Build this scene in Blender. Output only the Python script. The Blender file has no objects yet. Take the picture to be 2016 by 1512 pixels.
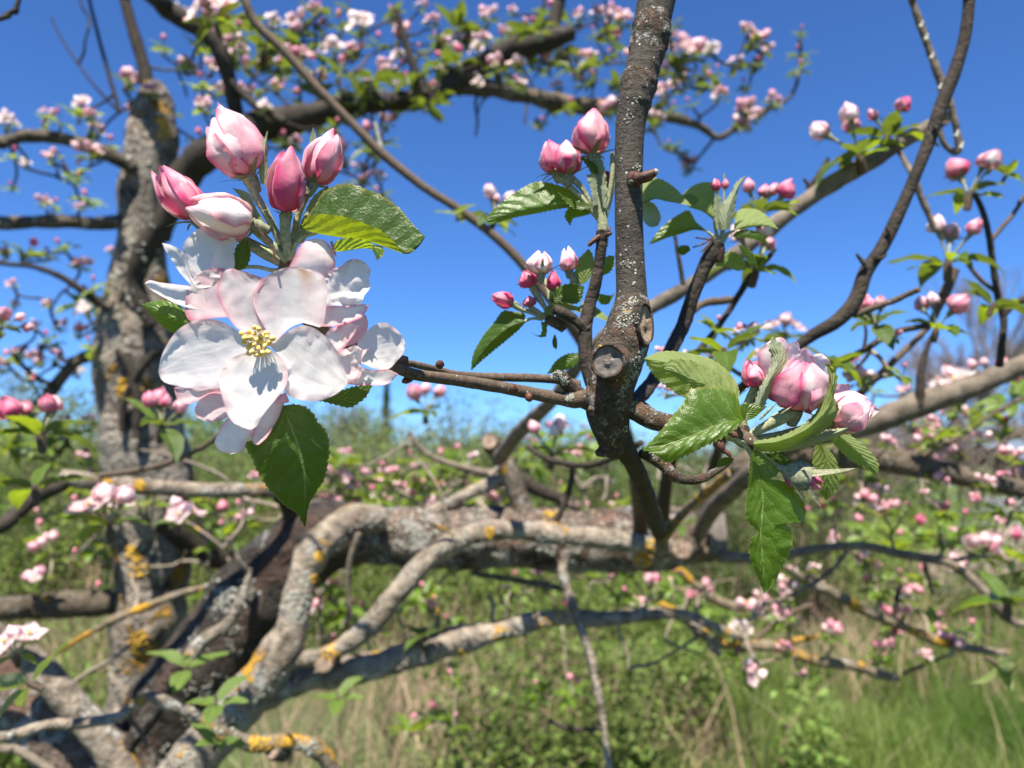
import bpy, math, random
import numpy as np
from mathutils import Vector, Matrix, Quaternion, noise as mnoise
random.seed(7)
C = bpy.context.scene.collection
R_ = math.radians
# ------------------------------------------------------------------ camera
FPX = 1440.0                      # focal length in pixels of the 2016 px wide photograph
PITCH = R_(5.7)
CAM = Vector((0, 0, 1.5))
RIGHT = Vector((1, 0, 0)); FWD = Vector((0, math.cos(PITCH), math.sin(PITCH))); UP = Vector((0, -math.sin(PITCH), math.cos(PITCH)))
cd = bpy.data.cameras.new('camera'); cam = bpy.data.objects.new('camera', cd); C.objects.link(cam)
cam.location = CAM; cam.rotation_euler = (math.pi/2 + PITCH, 0, 0)
cd.sensor_width = 36; cd.lens = 36*FPX/2016; cd.clip_start = 0.02; cd.clip_end = 3000
cd.dof.use_dof = True; cd.dof.focus_distance = 0.240; cd.dof.aperture_fstop = cd.lens/2.25
bpy.context.scene.camera = cam
# ------------------------------------------------------------------ sky and sun
SUN_EL, SUN_AZ = R_(64), R_(190)          # azimuth clockwise from +Y (the view direction)
w = bpy.data.worlds.new('World'); bpy.context.scene.world = w; w.use_nodes = True
nt = w.node_tree; bg = nt.nodes['Background']
sky = nt.nodes.new('ShaderNodeTexSky'); sky.sky_type = 'NISHITA'; sky.sun_disc = False
sky.sun_elevation = SUN_EL; sky.sun_rotation = SUN_AZ
sky.altitude = 1200; sky.air_density = 0.9; sky.dust_density = 0.0; sky.ozone_density = 8.0
tint = nt.nodes.new('ShaderNodeMix'); tint.data_type = 'RGBA'; tint.blend_type = 'MULTIPLY'; tint.inputs[0].default_value = 1
tint.inputs[7].default_value = (.61, .88, 1.17, 1)          # a polarised-looking, deep spring sky
nt.links.new(sky.outputs[0], tint.inputs[6]); nt.links.new(tint.outputs[2], bg.inputs[0]); bg.inputs[1].default_value = 0.066
sl = bpy.data.lights.new('sun', 'SUN'); so = bpy.data.objects.new('sun', sl); C.objects.link(so)
sl.energy = 5.0; sl.angle = R_(0.53); sl.color = (1, 0.93, 0.82)
sdir = Vector((math.sin(SUN_AZ)*math.cos(SUN_EL), math.cos(SUN_AZ)*math.cos(SUN_EL), math.sin(SUN_EL)))
so.rotation_euler = sdir.to_track_quat('Z', 'Y').to_euler()
vs = bpy.context.scene.view_settings
vs.view_transform = 'Standard'; vs.look = 'None'; vs.exposure = 1.38; vs.gamma = 1.0; vs.use_curve_mapping = False
cy = bpy.context.scene.cycles
cy.max_bounces = 6; cy.transmission_bounces = 6; cy.transparent_max_bounces = 6; cy.diffuse_bounces = 4

# ------------------------------------------------------------------ coordinates read off the photograph
def P(px, py, d):
    return CAM + RIGHT*((px-1008)/FPX*d) + UP*(-(py-756)/FPX*d) + FWD*d
ZO = {'A': (250, 180, 3.086), 'B': (250, 560, 3.086), 'C': (900, 180, 2.88), 'D': (1200, 600, 2.607), 'E': (1560, 150, 4.32),
      'F': (1600, 480, 4.726), 'G': (1640, 780, 5.04), 'H': (0, 1180, 4.555), 'I': (0, 560, 4.448), 'J': (1000, 660, 5.04),
      'K': (900, 480, 5.815), 'L': (1260, 330, 5.215), 'O': (0, 0, 1)}
def z2(zone, x, y):
    a, b, s = ZO[zone]
    return a + x/s, b + y/s

# ------------------------------------------------------------------ materials
def newmat(name):
    m = bpy.data.materials.new(name); m.use_nodes = True
    t = m.node_tree; t.nodes.clear()
    return m, t
def N(t, typ, **kw):
    n = t.nodes.new(typ)
    for k, v in kw.items():
        if k.startswith('i_'):
            key = k[2:]
            n.inputs[int(key) if key.isdigit() else key.replace('_', ' ')].default_value = v
        else: setattr(n, k, v)
    return n
def L_(t, a, b): t.links.new(a, b)
def ramp(t, fac, stops):
    r = t.nodes.new('ShaderNodeValToRGB'); L_(t, fac, r.inputs[0])
    e = r.color_ramp.elements
    while len(e) < len(stops): e.new(0.5)
    for x, (p, c) in zip(e, stops): x.position = p; x.color = (*c, 1) if len(c) == 3 else c
    return r.outputs[0]
def mix(t, fac, a, b, mode='MIX'):
    n = t.nodes.new('ShaderNodeMix'); n.data_type = 'RGBA'; n.blend_type = mode
    for i, v in ((0, fac), (6, a), (7, b)):
        if isinstance(v, (int, float)): n.inputs[i].default_value = v
        elif isinstance(v, tuple): n.inputs[i].default_value = (*v, 1)
        else: L_(t, v, n.inputs[i])
    return n.outputs[2]
def math_(t, op, a, b=None, clamp=False):
    n = t.nodes.new('ShaderNodeMath'); n.operation = op; n.use_clamp = clamp
    for i, v in ((0, a), (1, b)):
        if v is None: continue
        if isinstance(v, (int, float)): n.inputs[i].default_value = v
        else: L_(t, v, n.inputs[i])
    return n.outputs[0]
def noise_(t, vec, scale, detail=4, rough=.55, dist=0.0):
    n = N(t, 'ShaderNodeTexNoise', i_Scale=scale, i_Detail=detail, i_Roughness=rough, i_Distortion=dist)
    if vec is not None: L_(t, vec, n.inputs['Vector'])
    return n.outputs[0]
def out(t, sh):
    o = t.nodes.new('ShaderNodeOutputMaterial'); L_(t, sh, o.inputs[0])

def leaf_mat(name, top, under, trans, tf=.38, rough=.34, vein=0.6, hairy=0.3, backface=True, spec=.5):
    m, t = newmat(name)
    uv = N(t, 'ShaderNodeUVMap'); sep = N(t, 'ShaderNodeSeparateXYZ'); L_(t, uv.outputs[0], sep.inputs[0])
    u, v = sep.outputs[0], sep.outputs[1]
    mu = t.nodes.new('ShaderNodeMath'); mu.operation = 'MULTIPLY_ADD'; L_(t, u, mu.inputs[0]); mu.inputs[1].default_value = 2; mu.inputs[2].default_value = -1
    au = math_(t, 'ABSOLUTE', mu.outputs[0])
    geo = N(t, 'ShaderNodeNewGeometry'); tc = N(t, 'ShaderNodeTexCoord')
    nz = noise_(t, tc.outputs['Object'], 260, 3)
    vv = math_(t, 'ADD', math_(t, 'SUBTRACT', math_(t, 'MULTIPLY', v, 7.5), math_(t, 'MULTIPLY', math_(t, 'POWER', au, 0.8), 2.4)), math_(t, 'MULTIPLY', nz, .9))
    saw = math_(t, 'ABSOLUTE', math_(t, 'SUBTRACT', math_(t, 'FRACT', vv), .5))       # 0 at vein .. .5
    veins = math_(t, 'SUBTRACT', 1.0, math_(t, 'MULTIPLY', saw, 9.0), True)
    mid = math_(t, 'SUBTRACT', 1.0, math_(t, 'MULTIPLY', au, 22.0), True)
    vm = math_(t, 'MAXIMUM', math_(t, 'MULTIPLY', veins, .55), mid)
    fine = N(t, 'ShaderNodeTexVoronoi', i_Scale=900.0, feature='DISTANCE_TO_EDGE'); L_(t, tc.outputs['Object'], fine.inputs[0])
    big = noise_(t, tc.outputs['Object'], 90, 3)
    isl = geo.outputs['Random Per Island']
    topc = mix(t, big, tuple(c*.75 for c in top), tuple(min(1, c*1.35) for c in top))
    topc = mix(t, math_(t, 'MULTIPLY', vm, .8), topc, tuple(min(1, c*2.2+.03) for c in top))
    topc = mix(t, math_(t, 'MULTIPLY', mid, .75), topc, (.26, .32, .12))
    fz = noise_(t, tc.outputs['Object'], 2200, 2)
    underc = mix(t, math_(t, 'MULTIPLY', fz, hairy*1.6), under, (.5, .52, .42))
    underc = mix(t, math_(t, 'MULTIPLY', vm, .5), underc, tuple(min(1, c*1.5+.05) for c in under))
    col = mix(t, geo.outputs['Backfacing'], topc, underc) if backface else topc
    col = mix(t, math_(t, 'MULTIPLY', ramp(t, au, [(.90, (0, 0, 0)), (.985, (1, 1, 1))]), .45), col, (.30, .26, .08))
    bl = math_(t, 'ADD', math_(t, 'MULTIPLY', noise_(t, tc.outputs['Object'], 170, 5, .7), .75), math_(t, 'MULTIPLY', au, .12))
    col = mix(t, math_(t, 'MULTIPLY', ramp(t, bl, [(.60, (0, 0, 0)), (.66, (1, 1, 1))]), .7), col, (.17, .10, .035))
    hs = N(t, 'ShaderNodeHueSaturation'); L_(t, col, hs.inputs['Color'])
    L_(t, math_(t, 'ADD', .8, math_(t, 'MULTIPLY', isl, .4)), hs.inputs['Value'])
    pb = N(t, 'ShaderNodeBsdfPrincipled'); L_(t, hs.outputs[0], pb.inputs['Base Color'])
    rg = math_(t, 'ADD', math_(t, 'MULTIPLY', geo.outputs['Backfacing'], .35), rough)
    L_(t, rg, pb.inputs['Roughness']); pb.inputs['Specular IOR Level'].default_value = spec
    h = math_(t, 'SUBTRACT', math_(t, 'MULTIPLY', math_(t, 'SUBTRACT', math_(t, 'MULTIPLY', saw, 2.0), 0.0), vein), math_(t, 'MULTIPLY', mid, vein))
    h = math_(t, 'ADD', h, math_(t, 'MULTIPLY', math_(t, 'MINIMUM', fine.outputs[0], .3), .25))
    h = math_(t, 'ADD', h, math_(t, 'MULTIPLY', nz, .25))
    b = N(t, 'ShaderNodeBump', i_Strength=.75, i_Distance=.0008); L_(t, h, b.inputs['Height']); L_(t, b.outputs[0], pb.inputs['Normal'])
    tr = N(t, 'ShaderNodeBsdfTranslucent'); L_(t, mix(t, math_(t, 'MULTIPLY', vm, .5), trans, tuple(c*.55 for c in trans)), tr.inputs[0]); L_(t, b.outputs[0], tr.inputs[1])
    ms = N(t, 'ShaderNodeMixShader'); ms.inputs[0].default_value = tf; L_(t, pb.outputs[0], ms.inputs[1]); L_(t, tr.outputs[0], ms.inputs[2])
    out(t, ms.outputs[0]); return m

def petal_mat(name, tf=.6, stain=False, w=(.88, .835, .80), p1=(.72, .35, .41), p2=(.58, .06, .18)):
    m, t = newmat(name)
    at = N(t, 'ShaderNodeAttribute', attribute_name='pink'); tc = N(t, 'ShaderNodeTexCoord')
    uv = N(t, 'ShaderNodeUVMap')
    mp = N(t, 'ShaderNodeMapping'); mp.inputs['Scale'].default_value = (17, 1.6, 1); L_(t, uv.outputs[0], mp.inputs[0])
    streak = noise_(t, mp.outputs[0], 1.0, 4, .6)
    n1 = noise_(t, tc.outputs['Object'], 130, 3)
    f = math_(t, 'ADD', at.outputs['Fac'], math_(t, 'MULTIPLY', math_(t, 'SUBTRACT', n1, .5), .28))
    f = math_(t, 'ADD', f, math_(t, 'MULTIPLY', math_(t, 'SUBTRACT', streak, .5), .16), True)
    col = ramp(t, f, [(0, w), (.06, w), (.5, p1), (1, p2)])
    if stain:      # a bruised, browned spot near one petal's rim
        vm = N(t, 'ShaderNodeVectorMath', operation='DISTANCE'); L_(t, uv.outputs[0], vm.inputs[0]); vm.inputs[1].default_value = (.68, .83, 0)
        dd = math_(t, 'ADD', vm.outputs['Value'], math_(t, 'MULTIPLY', math_(t, 'SUBTRACT', n1, .5), .16))
        col = mix(t, ramp(t, dd, [(.02, (.8, .8, .8)), (.20, (0, 0, 0))]), col, (.50, .27, .10))
    pb = N(t, 'ShaderNodeBsdfPrincipled', i_Roughness=.5); L_(t, col, pb.inputs['Base Color'])
    pb.inputs['Specular IOR Level'].default_value = .35; pb.inputs['Sheen Weight'].default_value = .15
    h = math_(t, 'ADD', math_(t, 'MULTIPLY', streak, 1.0), math_(t, 'MULTIPLY', noise_(t, tc.outputs['Object'], 300, 4), 1.3))
    b = N(t, 'ShaderNodeBump', i_Strength=.3, i_Distance=.0006); L_(t, h, b.inputs['Height']); L_(t, b.outputs[0], pb.inputs['Normal'])
    tr = N(t, 'ShaderNodeBsdfTranslucent'); L_(t, col, tr.inputs[0])
    ms = N(t, 'ShaderNodeMixShader'); ms.inputs[0].default_value = tf; L_(t, pb.outputs[0], ms.inputs[1]); L_(t, tr.outputs[0], ms.inputs[2])
    out(t, ms.outputs[0]); return m

def bark_mat(name, dark, light, S, grey=.3, orange=.0, bump=1.0, specks=0.0, rings=0.0, pale=(.40, .39, .35), rusty=.0, lo_=.33, hi_=.68):
    m, t = newmat(name); tc = N(t, 'ShaderNodeTexCoord'); o = tc.outputs['Object']
    uv = N(t, 'ShaderNodeUVMap')
    n1 = noise_(t, o, S, 7, .62); n2 = noise_(t, o, S*.22, 4, .6, .4); n3 = noise_(t, o, S*3.1, 4, .6)
    col = ramp(t, math_(t, 'ADD', math_(t, 'MULTIPLY', n1, .7), math_(t, 'MULTIPLY', n2, .3)), [(lo_, dark), (hi_, light)])
    if rusty: col = mix(t, math_(t, 'MULTIPLY', ramp(t, noise_(t, o, S*.33, 3), [(.5, (0, 0, 0)), (.62, (1, 1, 1))]), rusty), col, (.16, .075, .045))
    h = math_(t, 'ADD', n1, math_(t, 'MULTIPLY', n3, .45))
    vo = N(t, 'ShaderNodeTexVoronoi', i_Scale=S*.8, feature='DISTANCE_TO_EDGE'); L_(t, o, vo.inputs[0])
    crack = ramp(t, vo.outputs[0], [(.0, (1, 1, 1)), (.09, (0, 0, 0))])
    h = math_(t, 'SUBTRACT', h, math_(t, 'MULTIPLY', crack, .15))
    if rings:
        wv = N(t, 'ShaderNodeTexWave', wave_type='BANDS', bands_direction='Y', i_Scale=3.2, i_Distortion=1.6, i_Detail=3.0); wv.inputs['Detail Scale'].default_value = 1.5
        L_(t, uv.outputs[0], wv.inputs[0])
        rg = ramp(t, wv.outputs[0], [(.80, (0, 0, 0)), (.97, (1, 1, 1))])
        col = mix(t, math_(t, 'MULTIPLY', rg, rings), col, tuple(min(1, c*1.7) for c in light)); h = math_(t, 'ADD', h, math_(t, 'MULTIPLY', rg, .5*rings))
    if grey:
        g = math_(t, 'ADD', math_(t, 'MULTIPLY', noise_(t, o, S*.45, 6, .68, .5), .75), math_(t, 'MULTIPLY', n3, .25))
        lo = .66 - .28*grey
        gm = ramp(t, g, [(lo, (0, 0, 0)), (lo+.06, (1, 1, 1))])
        col = mix(t, math_(t, 'MULTIPLY', gm, .85), col, mix(t, n3, tuple(c*.72 for c in pale), tuple(min(1, c*1.45) for c in pale)))
        h = math_(t, 'ADD', h, math_(t, 'MULTIPLY', math_(t, 'MULTIPLY', gm, n3), .8))
    if orange:
        mp = N(t, 'ShaderNodeMapping'); mp.inputs['Location'].default_value = (3.1, 7.7, 1.3); L_(t, o, mp.inputs[0])
        g = math_(t, 'ADD', math_(t, 'MULTIPLY', noise_(t, mp.outputs[0], S*.3, 5, .62, .3), .8), math_(t, 'MULTIPLY', n3, .2))
        lo = .665 - .2*orange
        om = ramp(t, g, [(lo, (0, 0, 0)), (lo+.035, (1, 1, 1))])
        col = mix(t, math_(t, 'MULTIPLY', om, .95), col, mix(t, n3, (.36, .17, .015), (.66, .38, .04)))
        h = math_(t, 'ADD', h, math_(t, 'MULTIPLY', math_(t, 'MULTIPLY', om, n3), .8))
    if specks:
        v2 = N(t, 'ShaderNodeTexVoronoi', i_Scale=S*.9); L_(t, o, v2.inputs[0])
        sm = ramp(t, v2.outputs['Distance'], [(.10+.1*specks, (1, 1, 1)), (.16+.12*specks, (0, 0, 0))])
        rnd = N(t, 'ShaderNodeSeparateColor'); L_(t, v2.outputs['Color'], rnd.inputs[0])
        sm = math_(t, 'MULTIPLY', sm, math_(t, 'GREATER_THAN', rnd.outputs[0], .75))
        col = mix(t, math_(t, 'MULTIPLY', sm, .8), col, (.5, .49, .43)); h = math_(t, 'ADD', h, math_(t, 'MULTIPLY', sm, .5))
    pb = N(t, 'ShaderNodeBsdfPrincipled', i_Roughness=.82); L_(t, col, pb.inputs['Base Color']); pb.inputs['Specular IOR Level'].default_value = .25
    b = N(t, 'ShaderNodeBump', i_Strength=min(1, .8*bump), i_Distance=bump*.55/S); L_(t, h, b.inputs['Height']); L_(t, b.outputs[0], pb.inputs['Normal'])
    out(t, pb.outputs[0]); return m

def plain_mat(name, a, b, S, rough=.7, bump=.3, tf=0.0, trans=None, island=.0, spec=.3):
    m, t = newmat(name); tc = N(t, 'ShaderNodeTexCoord')
    n = noise_(t, tc.outputs['Object'], S, 5, .6); col = ramp(t, n, [(.35, a), (.66, b)])
    if island:
        geo = N(t, 'ShaderNodeNewGeometry'); hs = N(t, 'ShaderNodeHueSaturation'); L_(t, col, hs.inputs['Color'])
        L_(t, math_(t, 'ADD', 1-island, math_(t, 'MULTIPLY', geo.outputs['Random Per Island'], 2*island)), hs.inputs['Value'])
        L_(t, math_(t, 'ADD', .485, math_(t, 'MULTIPLY', geo.outputs['Random Per Island'], .03)), hs.inputs['Hue']); col = hs.outputs[0]
    pb = N(t, 'ShaderNodeBsdfPrincipled', i_Roughness=rough); L_(t, col, pb.inputs['Base Color']); pb.inputs['Specular IOR Level'].default_value = spec
    if bump:
        bm_ = N(t, 'ShaderNodeBump', i_Strength=bump, i_Distance=.5/S); L_(t, n, bm_.inputs['Height']); L_(t, bm_.outputs[0], pb.inputs['Normal'])
    sh = pb.outputs[0]
    if tf:
        tr = N(t, 'ShaderNodeBsdfTranslucent')
        if trans: tr.inputs[0].default_value = (*trans, 1)
        else: L_(t, col, tr.inputs[0])
        ms = N(t, 'ShaderNodeMixShader'); ms.inputs[0].default_value = tf; L_(t, sh, ms.inputs[1]); L_(t, tr.outputs[0], ms.inputs[2]); sh = ms.outputs[0]
    out(t, sh); return m

M = {}
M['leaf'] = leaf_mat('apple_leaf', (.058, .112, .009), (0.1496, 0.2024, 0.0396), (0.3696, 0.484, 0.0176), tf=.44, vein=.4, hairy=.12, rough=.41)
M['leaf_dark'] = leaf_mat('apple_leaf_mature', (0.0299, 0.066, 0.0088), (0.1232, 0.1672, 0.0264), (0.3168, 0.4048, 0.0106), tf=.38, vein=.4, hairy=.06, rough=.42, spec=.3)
M['leaf_pale'] = leaf_mat('downy_young_leaf', (0.088, 0.1452, 0.022), (0.1936, 0.2288, 0.1144), (0.3168, 0.4136, 0.0528), hairy=.35, tf=.36, vein=.25, rough=.5)
M['leaf_far'] = leaf_mat('leaf_far', (.05, .09, .014), (.11, .15, .035), (.20, .27, .022), vein=.2, hairy=.1, tf=.34)
M['leaf_bright'] = leaf_mat('leaf_far_backlit', (.085, .15, .012), (.16, .22, .04), (.38, .48, .025), vein=.2, hairy=.1, tf=.42)  # brighter copy of the far leaf: backlighting put into its colours
M['petal'] = petal_mat('petal_blush')
M['petal_stained'] = petal_mat('petal_bruised', stain=True)
M['bud'] = petal_mat('petal_bud', tf=.3)
M['stem'] = plain_mat('downy_stem', (0.187, 0.204, 0.0935), (0.357, 0.357, 0.2295), 900, .75, .5)
M['calyx'] = plain_mat('calyx', (0.1275, 0.136, 0.0765), (0.2805, 0.2805, 0.187), 1100, .75, .5)
M['sepal_red'] = plain_mat('bud_scale', (.035, .013, .010), (.12, .052, .032), 500, .55, .4)
M['anther'] = plain_mat('anther', (0.68, 0.4675, 0.102), (0.765, 0.612, 0.238), 900, .6, .4)
M['filament'] = plain_mat('filament', (0.663, 0.646, 0.4675), (0.731, 0.731, 0.595), 600, .55, .1, tf=.3)
M['cut'] = None
M['bark_front'] = bark_mat('bark_shoot', (0.028, 0.0232, 0.0184), (0.084, 0.0704, 0.056), 420, grey=.06, orange=0, specks=.35, rings=.06, bump=.9)
M['bark_knob'] = bark_mat('bark_knob', (0.024, 0.0176, 0.0128), (0.104, 0.08, 0.056), 420, grey=.46, orange=.12, specks=.3, bump=1.4, rusty=.5)
M['bark_twig'] = bark_mat('bark_twig', (0.044, 0.0304, 0.0224), (0.144, 0.104, 0.072), 520, grey=.08, specks=.3, bump=.7, rings=.08)
M['bark_dark'] = bark_mat('bark_dark', (0.016, 0.0128, 0.0096), (0.06, 0.0464, 0.0344), 120, grey=.1, orange=.0, bump=.8)
M['bark_mid'] = bark_mat('bark_lichened', (.06, .047, .034), (.36, .30, .23), 60, grey=.42, orange=.34, bump=1.0, lo_=.37, hi_=.64)
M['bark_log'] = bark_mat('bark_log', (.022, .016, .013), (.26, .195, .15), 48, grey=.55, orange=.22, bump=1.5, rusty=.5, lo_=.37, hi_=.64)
M['bark_lean'] = bark_mat('bark_old_shaded', (.010, .008, .007), (.085, .07, .058), 40, grey=.36, orange=.12, bump=1.8, rusty=.25)  # shade on the leaning trunk put into a darker bark colour
M['bark_trunk'] = bark_mat('bark_trunk', (0.048, 0.04, 0.032), (0.48, 0.392, 0.312), 22, grey=.7, orange=.4, bump=2.0, pale=(0.336, 0.304, 0.256), lo_=.41, hi_=.60)  # tight ramp: mottling paints in shadow patches along with the lichen
M['bark_grey'] = bark_mat('bark_smooth_grey', (.05, .04, .03), (.22, .18, .135), 70, grey=.12, orange=.12, bump=.5)
M['bark_far'] = bark_mat('bark_far', (0.028, 0.0224, 0.016), (0.16, 0.128, 0.092), 44, grey=.35, orange=.18, bump=1.0)
M['bark_pale'] = bark_mat('bark_pale_twig', (.10, .08, .06), (.30, .25, .19), 90, grey=.3, orange=.2, bump=.6)
M['bark_yellow'] = bark_mat('bark_yellow_lichen', (.07, .055, .035), (.26, .21, .14), 70, grey=.4, orange=.8, bump=1.0)
M['lichen'] = plain_mat('grey_lichen', (.14, .145, .12), (.40, .40, .34), 700, .9, .6)
M['bark_flake'] = plain_mat('bark_flakes', (.10, .07, .055), (.36, .28, .225), 300, .9, .6)
M['lichen_y'] = plain_mat('yellow_lichen', (0.357, 0.187, 0.017), (0.561, 0.357, 0.051), 160, .9, .6)

def cut_mat():
    m, t = newmat('sawn_wood'); tc = N(t, 'ShaderNodeTexCoord'); o = tc.outputs['Object']
    n = noise_(t, o, 700, 6, .6); n2 = noise_(t, o, 110, 3)
    col = ramp(t, math_(t, 'ADD', math_(t, 'MULTIPLY', n, .5), math_(t, 'MULTIPLY', n2, .5)), [(.3, (.085, .07, .06)), (.7, (.21, .18, .155))])
    pb = N(t, 'ShaderNodeBsdfPrincipled', i_Roughness=.7); L_(t, col, pb.inputs['Base Color'])
    b = N(t, 'ShaderNodeBump', i_Strength=.5, i_Distance=.0005); L_(t, n, b.inputs['Height']); L_(t, b.outputs[0], pb.inputs['Normal'])
    out(t, pb.outputs[0]); return m
M['cut'] = cut_mat()
M['cut_pale'] = plain_mat('pale_wood', (.12, .08, .055), (.34, .25, .18), 180, .7, .5)

# ------------------------------------------------------------------ mesh builder
class MB:
    def __init__(s): s.v = []; s.f = []; s.uv = []; s.pk = []; s.mi = []; s.cur = 0
    def grid(s, pts, nu, nv, uvs=None, pink=None, flip=False, closed=False):
        b = len(s.v); s.v += [tuple(p) for p in pts]
        s.uv += uvs if uvs else [(0.5, .5)]*len(pts)
        s.pk += pink if pink else [0.0]*len(pts)
        for j in range(nv-1):
            for i in range(nu if closed else nu-1):
                i2 = (i+1) % nu
                q = (b+j*nu+i, b+j*nu+i2, b+(j+1)*nu+i2, b+(j+1)*nu+i)
                s.f.append(q[::-1] if flip else q); s.mi.append(s.cur)
    def fan(s, ring, c, uv=(.5, .5)):
        b = len(s.v); s.v += [tuple(p) for p in ring] + [tuple(c)]; n = len(ring)
        s.uv += [uv]*(n+1); s.pk += [0.0]*(n+1)
        for i in range(n): s.f.append((b+i, b+(i+1) % n, b+n)); s.mi.append(s.cur)
    def mesh(s, name, mats, org=None):
        me = bpy.data.meshes.new(name)
        v = np.array(s.v, dtype=np.float64).reshape(-1, 3)
        if org is not None: v = v - np.array(org)
        me.from_pydata(v.tolist(), [], s.f)
        uvl = me.uv_layers.new(name='UVMap')
        li = np.empty(len(me.loops), dtype=np.int32); me.loops.foreach_get('vertex_index', li)
        uvl.data.foreach_set('uv', np.array(s.uv, dtype=np.float32)[li].ravel())
        if any(s.pk):
            a = me.attributes.new('pink', 'FLOAT', 'POINT'); a.data.foreach_set('value', np.array(s.pk, dtype=np.float32))
        for m_ in (mats if isinstance(mats, (list, tuple)) else [mats]): me.materials.append(m_)
        me.polygons.foreach_set('material_index', np.array(s.mi, dtype=np.int32))
        me.polygons.foreach_set('use_smooth', np.ones(len(me.polygons), dtype=bool))
        me.update(); return me
    def build(s, name, mats, root=None, parent=None):
        """link as one object; vertices are world points, root gives the origin"""
        par = parent or root
        org = root.location if root else (Vector(s.v[0]))
        o = bpy.data.objects.new(name, s.mesh(name, mats, org)); C.objects.link(o)
        if par: o.parent = par
        else: o.location = org
        return o
def tag(o, label=None, cat=None, group=None, kind=None):
    if label: o['label'] = label
    if cat: o['category'] = cat
    if group: o['group'] = group
    if kind: o['kind'] = kind
    return o
def thing(name, loc, label, cat, group=None):
    o = bpy.data.objects.new(name, None); C.objects.link(o); o.location = loc; o.empty_display_size = .01
    return tag(o, label, cat, group)

def spline(pts, n):
    """Catmull-Rom through tuples, n samples spaced evenly by chord in the first two coordinates"""
    p = np.array(pts, dtype=float)
    if len(p) == 2: p = np.array([p[0], (p[0]+p[1])/2, p[1]])
    q = np.vstack([2*p[0]-p[1], p, 2*p[-1]-p[-2]])
    fine = []
    for i in range(len(p)-1):
        a, b, c, d = q[i], q[i+1], q[i+2], q[i+3]
        for t in np.linspace(0, 1, 13)[:-1]:
            fine.append(.5*((2*b)+(c-a)*t+(2*a-5*b+4*c-d)*t*t+(3*b-a-3*c+d)*t**3))
    fine.append(p[-1]); fine = np.array(fine)
    k = min(3, fine.shape[1])
    s = np.r_[0, np.cumsum(np.linalg.norm(np.diff(fine[:, :k], axis=0), axis=1))]
    x = np.linspace(0, s[-1], n)
    return np.stack([np.interp(x, s, fine[:, j]) for j in range(fine.shape[1])], 1)

def tube(mb, pts, rad, sides=10, disp=0.0, freq=1.0, seed=0, cap0=True, cap1=True, vlen=0.0):
    pts = [Vector(p) for p in pts]; n = len(pts)
    T = [(pts[min(i+1, n-1)]-pts[max(i-1, 0)]).normalized() for i in range(n)]
    a = Vector((0, 0, 1)) if abs(T[0].z) < .9 else Vector((1, 0, 0))
    e = (a - T[0]*a.dot(T[0])).normalized()
    off = Vector((seed*3.17, seed*1.3, seed*.71)); V = []; UVs = []; vl = vlen
    for i in range(n):
        e = (e - T[i]*e.dot(T[i])).normalized(); f = T[i].cross(e)
        if i: vl += (pts[i]-pts[i-1]).length/(2*math.pi*max(rad[i], 1e-5))
        for k in range(sides):
            th = 2*math.pi*k/sides; dirv = e*math.cos(th)+f*math.sin(th); r = rad[i]
            if disp:
                q = pts[i]*freq + dirv*(r*freq) + off
                r *= 1 + disp*(mnoise.noise(q) + .55*mnoise.noise(q*2.7) + .35*mnoise.noise(q*6.1))
            V.append(pts[i]+dirv*r); UVs.append((k/sides, vl))
    mb.grid(V, sides, n, UVs, closed=True)
    if cap0: mb.fan(V[:sides][::-1], pts[0]-T[0]*rad[0]*.4)
    if cap1: mb.fan(V[-sides:], pts[-1]+T[-1]*rad[-1]*.4)

LIMBPTS = {}     # tree key -> sampled points, for twigs to grow from
def limb(mb, data, sides=14, step=None, disp=.12, f=1.0, seed=0, key=None, zone='O', cap0=True, cap1=True, rings_=None):
    """data: (px, py, depth, width_px) along the branch"""
    if zone == 'O':       # a branch that leaves the picture goes on beyond its edge
        data = list(data)
        def more(a, b):
            if not (-1 < a[0] < 2017 and a[1] > -1) and a[1] < 1512:
                k = 420/max(30, math.hypot(a[0]-b[0], a[1]-b[1])); return (a[0]+(a[0]-b[0])*k, a[1]+(a[1]-b[1])*k*.8-30, a[2]*1.04, a[3]*.7)
        q = more(data[0], data[1]); data = ([q] if q else []) + data
        q = more(data[-1], data[-2]); data = data + ([q] if q else [])
    pw = []
    for (x, y, d, wd) in data:
        x, y = z2(zone, x, y); wd = wd/ZO[zone][2]
        p = P(x, y, d); pw.append((p.x, p.y, p.z, wd/2*d/FPX))
    tot = sum((Vector(a[:3])-Vector(b[:3])).length for a, b in zip(pw, pw[1:]))
    rm = sum(a[3] for a in pw)/len(pw)
    n = int(max(6, min(260, tot/(step or rm*.5))))
    s = spline(pw, n)
    if disp > .1:
        for i in range(len(s)): s[i, 3] *= 1 + 1.3*disp*mnoise.noise(Vector((i*tot/n/(3.2*rm), seed*1.7, 2.2))) + .8*disp*max(0, mnoise.noise(Vector((i*tot/n/(1.1*rm), seed*.7, 8.2))))
    if rings_:
        for i in range(len(s)):
            q = s[i, 2]
            for (rz, am) in rings_: s[i, 3] += am*math.exp(-((q-rz)/.0005)**2)
    tube(mb, s[:, :3].tolist(), s[:, 3].tolist(), sides, disp, f/rm*.5, seed, cap0, cap1)
    if key: LIMBPTS.setdefault(key, []).extend([Vector(q[:3]) for q in s[::2]])
    return s

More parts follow.
